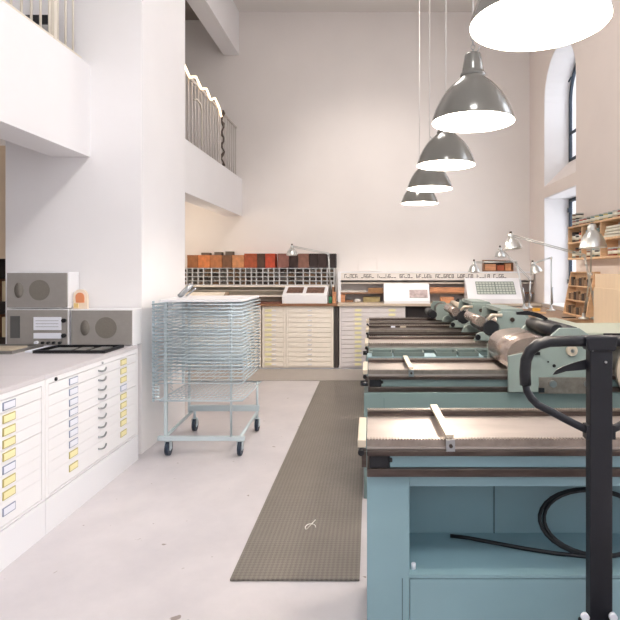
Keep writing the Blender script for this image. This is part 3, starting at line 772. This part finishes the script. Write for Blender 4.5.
# pale wooden cabinet on right wall nearer
t = thing('wooden_cabinet', 'pale wooden cupboard against the right wall below the tin shelf', 'cupboard', (2.5, 5.2, 0))
MB().box(2.45, 2.585, 4.5, 5.88, 0, 1.46).build('body', M_wood2, t)
MB().box(2.435, 2.45, 5.22, 5.88, .05, 1.31).build('door', M_wood2, t); MB().box(2.435, 2.45, 4.52, 5.2, .05, 1.31).build('door', M_wood2, t)
# lath and small things on the bench
tag(MB().box(wx(491,6.5), wx(553,6.5), 6.75, 6.79, BZ, BZ+.02).build('wood_lath', M_wood) , 'long light wooden lath lying across the far end of the bench', 'lath')
tag(MB().box(wx(527,7.3)+.04, wx(532,7.3)+.05, 7.1, 7.2, BZ, BZ+.04).build('small_block', mat('yellow_block', (226,170,60), .5)), 'small yellow block on the bench beside the desk lamp foot', 'block')
tag(MB().box(2.2, 2.34, 6.14, 6.2, BZ, BZ+.008).build('dark_strip', M_black), 'thin dark strip at the front edge of the bench', 'strip')

# ================================================================ PRESSES
def press(idx, Y0, D, L, car, label, opening=None, bed=M_bed, lean=.31):
    Z = .847
    G_ = M_green if idx == 1 else M_greenb
    X0 = -.012
    t = thing('proof_press', label, 'printing press', (L/2, Y0+D/2, 0), 'blue-green proof presses')
    yb0, yb1 = Y0+.02, Y0+D-.02
    if opening:
        ox0, ox1, oz0, oz1, od = opening
        b = MB()
        b.box(X0, ox0, yb0, yb1, 0, .695)
        b.box(ox1, L, yb0, yb1, 0, .695)
        b.box(ox0, ox1, yb0, yb1, oz1, .695)
        b.box(ox0, ox1, yb0+od, yb1, 0, oz1)
        b.build('cabinet_body', M_green, t, .003)
        MB().box(ox0, ox1, yb0+.003, yb0+od, oz0-.012, oz0).build('shelf', M_green, t)
        MB().box(ox0+.002, ox1-.002, yb0+.004, yb0+.02, .02, oz0-.016).build('access_panel', M_green, t, .002)
        MB().box(.563, .569, yb0+od-.004, yb0+od, oz0, oz1).build('seam', MATS.get('seam') or mat('seam', (84,110,116), .5), t)
        MB().cyl((ox0+.02, yb0+.05, oz0), (ox0+.02, yb0+.05, oz0+.022), .009).build('pin', M_card, t)
        s2 = MB().box(.125, .129, yb0-.001, yb0+.001, 0, oz0-.01).build('seam', mat('seam', (84,110,116), .5), t)
    else:
        MB().box(X0-.028, L, yb0-.04, yb1, 0, .695).build('cabinet_body', G_, t, .004)
        MB().box(.3, L-.3, yb0-.052, yb0-.04, .08, .52).build('access_panel', M_green2, t, .003)
        MB().box(.09, .094, yb0-.042, yb0-.039, .56, .66).build('seam', mat('seam', (84,110,116), .5), t)
    # stack of rails at the front
    MB().box(X0+.0, L, Y0-.005, yb1, .696, .728).build('lower_rail', M_pdark if idx < 3 else G_, t, .003)
    MB().box(X0+.09, L-.05, Y0+.012, yb1-.01, .729, .775).build('apron', G_, t)
    MB().box(X0+.01, X0+.085, Y0+.0, Y0+.07, .729, .778).cyl((X0+.085, Y0+.02, .757), (X0+.10, Y0+.02, .757), .012).build('end_block', M_black, t, .003)
    MB().box(X0, L, Y0-.012, yb1+.01, .779, .800).build('rail_lip', M_pdark if idx != 3 else M_green2, t, .003)
    MB().box(X0, L, Y0+.004, yb1, .801, .812).build('bed', bed, t)
    # toothed racks: bar + teeth
    for (ya, yb, nm) in ((Y0, Y0+.022, 'front'), (yb1-.022, yb1, 'back')):
        m = MB().box(X0, L, ya+.004, yb, .813, .838)
        x = X0
        fine = .012 if Y0 < 4 else .02
        while x < L-.01: m.box(x, x+fine*.55, ya, yb, .838, .844); x += fine
        m.build('toothed_rack', M_rack, t)
        MB().box(X0, L, yb+.001 if nm == 'front' else ya-.006, yb+.006 if nm == 'front' else ya-.001, .813, .832).build('bearer', M_pdark, t)
    # left end plate and knobs
    MB().box(X0-.036, X0-.004, Y0-.02, Y0+D*.62, .815, .845).build('end_plate', M_bar, t, .003)
    MB().cyl((X0-.022, Y0-.035, .80), (X0-.022, Y0+.01, .80), .012, 16).build('knob', M_black, t)
    MB().box(X0-.02, X0-.002, Y0-.02, Y0+.02, .74, .80).build('bracket', M_pdark, t)
    if idx in (2, 3):
        MB().cyl((X0-.05, Y0-.02, .757), (X0-.004, Y0-.02, .757), .018, 16).build('knob', M_black, t)
    if idx == 3: MB().box(X0+.002, X0+.11, Y0-.05, Y0-.013, .72, .776).build('corner_block', M_green2, t, .004)
    # gauge bar across the bed
    if lean is not None:
        gb = MB().prism([(lean-.016, Y0+.0), (lean+.016, Y0+.0), (lean+.008, yb1), (lean-.024, yb1)], .848, .860, 'xy').build('gauge_bar', M_bar, t)
        MB().box(lean-.017, lean+.017, Y0-.024, Y0-.013, .802, .846).build('clamp', M_steel, gb)
        MB().cyl((lean, Y0-.035, .825), (lean, Y0-.02, .825), .007).build('clamp_screw', M_pdark, gb)
    # ---- carriage
    cx = car; yf = Y0-.07; yr = Y0+D+.03
    if idx == 2:
        P = [(508,356),(536,350),(545,341),(559,328),(579,328),(592,337),(606,337),(606,392),(508,392)]
        poly = [(wx(a, 3.5), wz(b, 3.5)) for a, b in P]
        ox = 0
    elif idx == 1:
        P = [(508,356),(536,350),(545,341),(559,328),(579,328),(592,337),(606,337),(606,392),(508,392)]
        poly = [(wx(a, 3.5)-.907+cx, wz(b, 3.5)) for a, b in P]
    elif idx == 5:
        poly = [(cx, .86), (cx+.22, .86), (cx+.22, 1.03), (cx+.19, 1.064), (cx+.03, 1.064), (cx, 1.02)]
    else:
        poly = [(cx, .872), (cx+.55, .872), (cx+.56, .985), (cx+.42, 1.125), (cx+.22, 1.135)]
        arc = [(cx+.155+.075*math.cos(a), .985+.075*math.sin(a)) for a in [math.radians(v) for v in (50,20,-10,-40,-70,-100,-130,-155)]]
        poly += arc + [(cx+.03, .935)]
    pl = MB().prism(poly, yf, yf+.025, 'xz').build('side_plate', M_green2, t, .004)
    pl2 = MB().prism(poly, yr, yr+.025, 'xz').build('side_plate', M_green2, t, .004)
    if idx in (1, 2):
        bx = cx - .907
        cp = [(.905,.86),(.895,.90),(.893,.95),(.903,.985),(.925,1.015),(.955,1.038),(1.0,1.052),(1.06,1.062),(1.125,1.066),(1.125,.86)]
        cy_ = MB().prism([(bx+a, b) for a, b in cp], yf+.028, yr-.002, 'xz').build('cylinder_hood', M_pink, t)
        for f_ in cy_.data.polygons: f_.use_smooth = abs(f_.normal.y) < .5 and f_.normal.x < .2 and f_.normal.z > -.2
        MB().cyl((bx+1.16, yf+.03, .93), (bx+1.16, yr-.002, .93), .10, 40).build('impression_cylinder', M_rack, t)
        MB().prism([(bx+1.135,1.03),(bx+1.32,1.12),(bx+1.33,1.105),(bx+1.145,1.015)], yf+.028, yf+.10, 'xz').build('inking_guide', M_bar, t)
        MB().cyl((bx+1.22, yf+.03, 1.10), (bx+1.22, yr, 1.10), .045).build('roller', M_rubber, t)
        MB().cyl((bx+1.33, yf+.03, 1.08), (bx+1.33, yr, 1.08), .05).build('roller', M_rubber, t)
        MB().cyl((bx+1.43, yf+.03, 1.02), (bx+1.43, yr, 1.02), .05).build('roller', M_steel, t)
        MB().cyl((bx+1.24, yf+.03, .93), (bx+1.24, yr, .93), .05).build('roller', M_pdark, t)
        pts = [(bx+1.10, 1.185), (bx+1.18, 1.195), (bx+1.27, 1.175), (bx+1.33, 1.14)]
        for (ya, yb) in ((yr-.05, yr-.02),):
            MB().prism(pts+[(bx+1.33, 1.12), (bx+1.20,1.16), (bx+1.10, 1.165)], ya, yb, 'xz').build('guard_arch', M_black, t)
        MB().box(bx+1.36, bx+2.0, yf+.03, yr+.1, 1.07, 1.09).build('feed_board', mat('feed_board', (168,174,160), .45), t, .003)
        MB().box(bx+1.52, bx+2.0, yf+.02, yf+.03, 1.05, 1.088).build('feed_board_edge', M_black, t)
        st = MB().box(bx+1.09, bx+1.50, yf-.008, yf-.001, wz(393,3.5), wz(377,3.5)).build('steel_strip', M_rack, t)
        for px in (551.5, 586):
            MB().cyl((wx(px,3.5)+bx, yf-.03, wz(383,3.5)), (wx(px,3.5)+bx, yf-.008, wz(383,3.5)), .022, 20).build('bolt', M_steel, st)
        MB().box(wx(537.5,3.5)+bx, wx(543,3.5)+bx, yf-.02, yf-.008, wz(391.5,3.5), wz(387,3.5)).build('stop_block', M_black, st)
        kn = MB().cyl((wx(570.5,3.5)+bx, yf-.022, wz(350,3.5)), (wx(570.5,3.5)+bx, yf-.001, wz(350,3.5)), .035, 28).build('adjuster', M_bar, pl)
        MB().cyl((wx(570.5,3.5)+bx, yf-.03, wz(350,3.5)), (wx(570.5,3.5)+bx, yf-.022, wz(350,3.5)), .012, 16).build('screw', M_steel, pl)
        MB().cyl((wx(553.5,3.5)+bx, yf-.004, wz(365.5,3.5)), (wx(553.5,3.5)+bx, yf-.001, wz(365.5,3.5)), .011, 16).build('hole', M_black, pl)
        MB().cyl((wx(547.5,3.5)+bx, yf-.004, wz(361.5,3.5)), (wx(547.5,3.5)+bx, yf-.001, wz(361.5,3.5)), .006, 12).build('hole', M_black, pl)
        MB().box(wx(533,3.5)+bx, wx(539,3.5)+bx, yf-.015, yf-.001, wz(354.5,3.5), wz(351.5,3.5)).build('latch', M_black, pl)
        # delivery drum with grey ends at the right
        dr = MB().lathe([(.001,0),(.2,0),(.2,.02),(.19,.03),(.19,.42),(.2,.43),(.2,.45),(.001,.45)], (bx+1.80, yf+.02, .84), (0,1,0), 48).build('delivery_drum', mat('drum_grey', (150,148,142), .5, .2, var=.1), t)
        MB().lathe([(.14,0),(.205,0),(.205,.03),(.14,.03),(.14,0)], (bx+1.80, yf-.012, .84), (0,1,0), 48).build('drum_ring', M_bar, dr)
        MB().box(bx+1.5, bx+2.0, yf+.12, yr, .80, .83).build('deck', M_pdark, t)
    elif idx == 5:
        MB().cyl((cx+.13, yf+.03, .96), (cx+.13, yr, .96), .09, 32).build('impression_cylinder', M_pdark, t)
        MB().box(cx+.24, cx+.42, yf+.02, yr, .86, 1.0).build('ink_unit', M_green2, t, .01)
        MB().cyl((cx+.3, yf-.01, 1.04), (cx+.3, yr, 1.04), .04, 24).build('roller', M_bar, t)
        MB().cyl((cx-.04, yf-.0, .93), (cx-.04, yr, .93), .05, 24).build('roller', M_rubber, t)
    else:
        MB().cyl((cx+.31, yf+.03, .98), (cx+.31, yr, .98), .085, 40).build('impression_cylinder', M_pink, t)
        MB().cyl((cx+.155, yf-.005, .985), (cx+.155, yr+.0, .985), .068, 32).build('roller', M_rubber, t)
        MB().cyl((cx+.07, yf+.03, 1.04), (cx+.07, yr, 1.04), .045, 24).build('roller', M_pink, t)
        MB().cyl((cx+.035, yf-.02, .905), (cx+.035, yf-.001, .905), .024, 20).build('knob', M_black, pl)
        MB().cyl((cx+.45, yf+.03, 1.0), (cx+.45, yr, 1.0), .05, 24).build('roller', M_steel, t)
        # ink unit hood
        MB().prism([(cx+.25,1.12),(cx+.42,1.12),(cx+.53,1.0),(cx+.55,1.02),(cx+.44,1.15),(cx+.25,1.155)], yf+.028, yr-.003, 'xz').build('hood', M_green2, t)
        MB().tube([(cx+.12, yf-.01, 1.06), (cx+.16, yf-.01, 1.10), (cx+.25, yf-.01, 1.10)], .014).build('lever', M_bar, t)
        MB().cyl((cx+.34, yf-.015, 1.06), (cx+.34, yf-.001, 1.06), .02, 16).build('bolt', M_pdark, pl)
        MB().box(cx+.58, cx+.95, yf+.04, yr, 1.0, 1.02).build('feed_board', MATS['feed_board'], t)
        MB().box(cx+.56, cx+.60, yf+.04, yr, .86, 1.0).build('bracket', M_green2, t)
    return t
press(1, 2.10, .49, 1.95, 1.32, 'blue-green proof press nearest the camera with an open shelf in its base', (.155, 1.5, .30, .65, .345))
press(2, 3.56, .50, 2.0, .907, 'blue-green proof press second from the camera with a pale metal cylinder', lean=.27)
press(3, 4.86, .55, 1.62, .92, 'blue-green proof press in the middle of the row of five', bed=M_bed, lean=None)
press(4, 5.96, .55, 1.58, .867, 'blue-green proof press second from the back wall, its grey cylinder at the right', lean=None, bed=M_pdark)
press(5, 6.97, .50, 1.55, .847, 'blue-green proof press farthest from the camera with a rounded end plate', lean=None, bed=M_pdark)
# trays behind the bed of press 2
M_dkg = mat('tray_green', (100,116,114), .45, var=.1)
for k, (a, b) in enumerate(((372,392),(394,424),(436,456),(458,478))):
    x0, x1 = wx(a, 4.12), wx(b, 4.12)
    t = thing('tool_tray', 'shallow green metal tray on the ledge between second and third press, %s from the left' % ORD[k], 'tray', ((x0+x1)/2, 4.17, .83), 'tool trays behind the second press')
    MB().box(x0, x1, 4.09, 4.24, .845, .850).build('base', M_dkg, t)
    MB().box(x0, x1, 4.09, 4.095, .850, .875).box(x0, x1, 4.235, 4.24, .850, .875).box(x0, x0+.005, 4.095, 4.235, .850, .875).box(x1-.005, x1, 4.095, 4.235, .850, .875).build('rim', M_dkg, t)
t = thing('tray_ledge', 'green metal ledge carrying tool trays between second and third press', 'ledge', (.4, 4.17, 0))
MB().box(-.02, .86, 4.085, 4.26, .825, .844).build('ledge_top', M_green, t)
for x in (.02, .80): MB().box(x-.02, x+.02, 4.12, 4.2, 0, .825).build('leg', M_green, t)
# scraps on beds
def scrap(px, py, w, d, z, m, label, name='metal_spacer'):
    Y = F*(H-z)/(py-VY); x = wx(px, Y)
    tag(MB().box(x-w/2, x+w/2, Y-d/2, Y+d/2, z, z+.018).build(name, m), label, 'spacer')
scrap(405, 338.5, .055, .10, .8125, M_card, 'white block lying on the bed of the middle press')
scrap(393, 327.5, .05, .05, .8125, M_card, 'leftmost pale piece on the bed of the second press from the back')
scrap(403, 327.5, .07, .04, .8125, M_bar, 'middle pale piece on the bed of the second press from the back')
scrap(412, 327, .09, .05, .8125, M_card, 'wide pale piece on the bed of the second press from the back')
scrap(430, 326.5, .12, .05, .8125, M_bar, 'long pale bar on the bed of the second press from the back')

# ================================================================ CABLE COIL in the shelf of press 1
t = thing('cable', 'black cable coiled loosely on the shelf inside the nearest press', 'cable', (.96, 2.3, .30))
cpts = []
cc = Vector((.968, 2.33, .415)); ux = Vector((.235, 0, 0)); uz = Vector((0, .085, .106))
for lap in range(2):
    for k in range(32):
        a = 2*PI*k/32 - PI/2
        cpts.append(cc + ux*math.cos(a)*(1-.05*lap) + uz*math.sin(a)*(1-.03*lap) + Vector((.006*lap, -.004*lap, .0)))
cpts = [p + Vector((0,0,.0)) for p in cpts]
tail = [Vector((.90, 2.245, .309)), Vector((.78, 2.27, .309)), Vector((.66, 2.31, .309)), Vector((.56, 2.35, .309)), Vector((.44, 2.40, .309)), Vector((.36, 2.42, .309))]
MB().tube(cpts, .0085, 8).build('coil', M_rubber, t)
MB().tube([cpts[0]] + tail, .0085, 8).build('loose_end', M_rubber, t)

# ================================================================ PALLET JACK
JY = 1.78; JX = wx(599, JY)
t = thing('pallet_jack', 'dark blue-black pallet jack with looped rubber-gripped handle in front of the presses', 'pallet jack', (JX, JY, 0))
zt = wz(335, JY)
MB().box(JX-.037, JX+.037, JY-.02, JY+.02, .30, zt-.035).build('mast', M_jack, t, .004)
# yoke/head
MB().prism([(JX-.055, zt-.002), (JX+.055, zt-.002), (JX+.045, zt-.05), (JX-.045, zt-.05)], JY-.026, JY+.026, 'xz').build('handle_head', M_jack, t, .006)
for s in (-1, 1):
    def pj(px, py): 
        return (JX + s*(wx(px, JY)-JX)*-1*-1 if s == 1 else JX - (JX - wx(px, JY)), JY, wz(py, JY))
    L_ = [(594,341),(570,341),(549,341.5),(538,344.5),(530,351),(526,360),(525,372),(525.5,385)]
    G = [((JX - (wx(px,JY)-JX)) if s == 1 else wx(px,JY), JY, wz(py,JY)) for px, py in L_]
    MB().tube(G, .0185, 14).build('grip', M_rubber, t)
    L2 = [(525.5,384),(527,391),(531,398),(538,405),(552,412),(568,420.5),(583,428),(592,432)]
    G2 = [((JX - (wx(px,JY)-JX)) if s == 1 else wx(px,JY), JY, wz(py,JY)) for px, py in L2]
    MB().tube(G2, .0125, 12).build('handle_tube', M_jack, t)
    MB().box(JX+s*.035-.012, JX+s*.035+.012, JY-.018, JY+.018, wz(438,JY), wz(424,JY)).build('bracket', M_jack, t)
lv = [(592,357.5),(575,362),(562,366.5),(556,370),(552.5,374.5),(556,374),(566,371),(580,370),(592,368.5)]
poly = [(wx(a, 1.8), wz(b, 1.8)) for a, b in lv]
MB().prism(poly, 1.795, 1.80, 'xz').build('release_lever', M_jack, t)
for (px, py) in ((590,349),(603,361)):
    MB().cyl((wx(px,JY), JY-.024, wz(py,JY)), (wx(px,JY), JY-.019, wz(py,JY)), .004, 10).build('rivet', M_steel, t)
for px in (585, 613):
    MB().cyl((wx(px,JY-.03), JY-.036, wz(617,JY-.03)), (wx(px,JY-.03), JY-.024, wz(617,JY-.03)), .013, 14).build('bolt', M_card, t)
MB().box(JX-.06, JX+.06, JY-.03, JY+.03, .24, .34).build('mast_foot', M_black, t, .006)
MB().cyl((JX, JY, .10), (JX, JY, .30), .05, 24).build('pump', M_jack, t)
for s in (-1, 1):
    MB().cyl((JX+s*.03, JY, .09), (JX+s*.08, JY, .09), .09, 28).build('steering_wheel', M_rubber, t)
    MB().box(JX+s*.19-.075, JX+s*.19+.075, JY-1.25, JY-.12, .05, .10).build('fork', M_jack, t, .01)
MB().box(JX-.265, JX+.265, JY-.20, JY-.10, .05, .32).build('fork_carriage', M_jack, t, .01)

# ================================================================ PENDANT LAMPS
def pendant(label):
    t = thing('pendant_lamp', label, 'lamp', (0,0,0), 'grey dome pendant lamps in a row')
    prof = [(.2255,0),(.222,.022),(.206,.068),(.182,.118),(.15,.168),(.112,.208),(.078,.236),(.07,.247)]
    MB().lathe(prof, (0,0,0), n=56).build('shade', M_shade, t)
    prof2 = [(.2235,.001),(.220,.022),(.204,.066),(.179,.116),(.147,.166),(.109,.205),(.074,.232),(.002,.238)]
    MB().lathe(prof2, (0,0,0), n=56).build('inner_shade', M_shadein, t)
    MB().lathe([(.001,.247),(.068,.247),(.071,.256),(.068,.268),(.061,.270),(.059,.285),(.045,.368),(.040,.378),(.001,.380)], (0,0,0), n=40).build('cap', M_shade, t)
    MB().sphere((0,0,.13), .048).build('bulb', M_bulb, t)
    ch = MB()
    for k in range(4): 
        z = .392+k*.024
        ch.tube([(.011*math.cos(a), 0, z+.014*math.sin(a)) if k%2 else (0, .011*math.cos(a), z+.014*math.sin(a)) for a in [j*PI/4 for j in range(8)]], .0022, 6, closed=True)
    ch.build('chain', M_cord, t)
    MB().cyl((0,0,.47), (0,0,ZC-2.31-.03), .0045, 8).build('cord', M_cordw, t)
    MB().tube([(.0,.0,.37),(.03,0,.40),(.045,0,.44),(.03,0,.49),(0,0,.53)], .0035, 6).build('cable', M_cord, t)
    MB().lathe([(.001,0),(.045,0),(.05,.028),(.001,.03)], (0,0,ZC-2.31-.031), n=24).build('ceiling_rose', M_white, t)
    return t
pos = [(.556,1.78),(.566,2.97),(.589,4.19),(.597,5.40),(.603,6.58)]
labs = ['grey dome pendant lamp closest to the camera, cut by the top of the frame','grey dome pendant lamp second from the camera, seen whole','grey dome pendant lamp third from the camera, hanging in the middle of the row','grey dome pendant lamp second from the back wall','small-looking grey dome pendant lamp farthest from the camera']
p0 = None
for (x, y), lb in zip(pos, labs):
    if p0 is None: p = p0 = pendant(lb)
    else: p = copy_tree(p0); p['label'] = lb
    p.location = (x, y, 2.31)
    l = bpy.data.lights.new('pendant_light', 'POINT'); l.energy = 30; l.color = (1, .87, .74); l.shadow_soft_size = .03
    lo = bpy.data.objects.new('pendant_light', l); COL.objects.link(lo); lo.location = (x, y, 2.31+.06)

# ================================================================ ARCHITECT LAMPS
def desk_lamp(base, elbow, head, aim, r, label, base_kind=True, tail=None):
    t = thing('desk_lamp', label, 'lamp', base, 'silver architect desk lamps')
    base, elbow, head = Vector(base), Vector(elbow), Vector(head)
    MB().lathe([(.001,0),(.055,0),(.055,.015),(.02,.025),(.014,.07),(.001,.07)], base, n=24).build('base', M_alu, t)
    b0 = base + Vector((0,0,.06))
    off = Vector((.012, .006, .016))
    low = MB().tube([b0, elbow], .0055, 8).tube([b0+off, elbow+off], .0055, 8).build('lower_arm', M_alu, t)
    up = MB().tube([elbow, head], .005, 8).tube([elbow+off, head+off], .005, 8).build('upper_arm', M_alu, t)
    MB().tube([b0+off*2, b0+(elbow-b0)*.35+off*2], .009, 8).build('spring', M_steel, t)
    MB().cyl(elbow-Vector((0,.02,0)), elbow+Vector((0,.02,0)), .016, 14).build('joint', M_alu, t)
    d = Vector(aim).normalized()
    prof = [(r, 0), (r*.96, r*.2), (r*.84, r*.6), (r*.64, r*.98), (r*.36, r*1.28), (r*.31, r*1.32), (r*.33, r*1.36), (r*.33, r*1.62), (r*.25, r*1.78), (.001, r*1.82)]
    o = head + d*r*1.5
    sh = MB().lathe(prof, o, -d, n=32).build('lamp_shade', M_alu, t)
    MB().lathe([(r*.98, .001), (r*.82, r*.58), (r*.61, r*.95), (.001, r*1.1)], o, -d, n=32).build('shade_lining', M_shadein, sh)
    MB().cyl(head-d*.02, head-d*.02-Vector((0,0,-.03)), .014, 12).build('pivot', M_pdark, t)
    return t
B = BZ
def P(px, py, Y): return (wx(px, Y), Y, wz(py, Y))
desk_lamp((2.50, 5.99, B), P(584,256,5.7), P(511,236,6.0), (.12,-.1,-1), .098, 'silver architect lamp with a long arm stretched left from the bench end')
desk_lamp((2.37, 5.99, B), P(590,274,5.5), P(592,228,5.2), (.03,-.05,-1), .128, 'large silver dome lamp in front of the tin shelf')
desk_lamp((wx(551,7.2), 7.2, B), P(551,258,7.2), P(533,264,7.2), (.35,-.1,-1), .085, 'silver architect lamp with an upright stem in front of the lower window')
desk_lamp((wx(524,7.55), 7.55, B), P(516,262,7.5), P(474,263,7.6), (.0,-.1,-1), .085, 'silver architect lamp hanging over the left corner of the light box')
desk_lamp((wx(528,7.8), 7.75, B), P(530,280,7.7), P(500,249,7.9), (.0,-.1,-1), .08, 'small silver architect lamp behind the other lamps above the cubby')
desk_lamp((wx(330,8.3), 8.4, CZ), P(328,254,8.3), P(292,247,8.3), (.0,-.1,-1), .085, 'silver architect lamp over the dark boxes at the back left')

# ================================================================ LIGHT
w = bpy.data.worlds.new('World'); S.world = w; w.use_nodes = True
bg = w.node_tree.nodes['Background']
bg.inputs[0].default_value = (.86, .92, 1.0, 1); bg.inputs[1].default_value = 1.0
def area(name, loc, rot, sx, sy, e, col):
    l = bpy.data.lights.new(name, 'AREA'); l.shape = 'RECTANGLE'; l.size = sx; l.size_y = sy; l.energy = e; l.color = col
    o = bpy.data.objects.new(name, l); COL.objects.link(o); o.location = loc; o.rotation_euler = rot
    return o
# daylight through the right wall windows; fill light added at the unseen rear opening
for i, (a, b) in enumerate(niches):
    area('window_daylight', (XR+.78, (a+b)/2, 2.8), (0, PI/2, 0), 3.4, b-a, (32, 75, 65, 32)[i], (.96, .97, 1))  # lights at the nearer niches are added out of view
area('rear_fill_light', (-.9, YN-.25, 3.6), (PI/2, 0, 0), 6.2, 2.4, 35, (.97, .98, 1))  # unseen fill light added behind the camera
def added_ceiling_panel(x, y, e, col, label):  # unseen ceiling panels, added as fill for the room
    t = thing('added_ceiling_light', label, 'light', (x, y, ZC-.06))
    MB().box(x-.65, x+.65, y-.65, y+.65, ZC-.05, ZC-.001).build('housing', M_white, t)
    MB().box(x-.6, x+.6, y-.6, y+.6, ZC-.056, ZC-.051).build('diffuser', mat('diffuser', (250,248,244), .5, emit=(255,250,244), estr=1.5), t)
    area('ceiling_fill_light', (x, y, ZC-.07), (0,0,0), 1.1, 1.1, e, col)
added_ceiling_panel(.1, -.6, 95, (1, .97, .95), 'unseen square white ceiling light added to brighten the camera end of the room')
added_ceiling_panel(.1, 5.6, 34, (1, .93, .87), 'unseen square white ceiling light added to brighten the middle of the room')
def added_spot(loc, aim, e, col, deg, label, blend=.9, size=.12):  # unseen spots, added to brighten the back wall and the pillar wall
    loc = Vector(loc); d = (Vector(aim)-loc).normalized()
    t = thing('spotlight', label, 'light', (loc.x, loc.y, loc.z), 'added ceiling spotlights')
    b = loc - d*.06
    MB().lathe([(.001,0),(.06,0),(.06,.16),(.052,.16),(.052,.03),(.001,.03)], b-d*.12, d, n=24).build('housing', M_white, t)
    MB().cyl(b-d*.06, (loc.x-d.x*.1, loc.y-d.y*.1, ZC-.002), .012).build('stem', M_white, t)
    l = bpy.data.lights.new('spot', 'SPOT'); l.energy = e; l.color = col; l.spot_size = math.radians(deg); l.spot_blend = blend; l.shadow_soft_size = size
    o = bpy.data.objects.new('spot', l); COL.objects.link(o); o.location = loc + d*.02
    o.rotation_euler = d.to_track_quat('-Z', 'Y').to_euler()
added_spot((-.2, 4.9, 5.3), (.1, 8.75, 1.9), 255, (1, .92, .86), 62, 'unseen white ceiling spotlight added to brighten the back wall')
added_spot((.4, 1.2, 5.3), (-2.4, 4.4, 1.2), 175, (1, .94, .90), 60, 'unseen white ceiling spotlight added to light the pillar wall')
def pt(loc, e, col, s=.1):
    l = bpy.data.lights.new('gallery_lamp', 'POINT'); l.energy = e; l.color = col; l.shadow_soft_size = s
    o = bpy.data.objects.new('gallery_lamp', l); COL.objects.link(o); o.location = loc
pt((-2.9, 7.7, 2.1), 18, (1, .84, .66), .25)

# ================================================================ CAMERA
cam = bpy.data.cameras.new('camera'); co = bpy.data.objects.new('camera', cam); COL.objects.link(co)
co.location = (0, 0, H); co.rotation_euler = (PI/2, 0, 0)
cam.sensor_width = 36; cam.sensor_fit = 'HORIZONTAL'; cam.lens = F/620*36
cam.shift_x = -(VX-310)/620; cam.shift_y = -(310-VY)/620
cam.clip_start = .05; cam.clip_end = 60
S.camera = co
S.view_settings.view_transform = 'Standard'; S.view_settings.look = 'None'
S.view_settings.gamma = 1; S.view_settings.use_curve_mapping = False
S.view_settings.exposure = 0.13
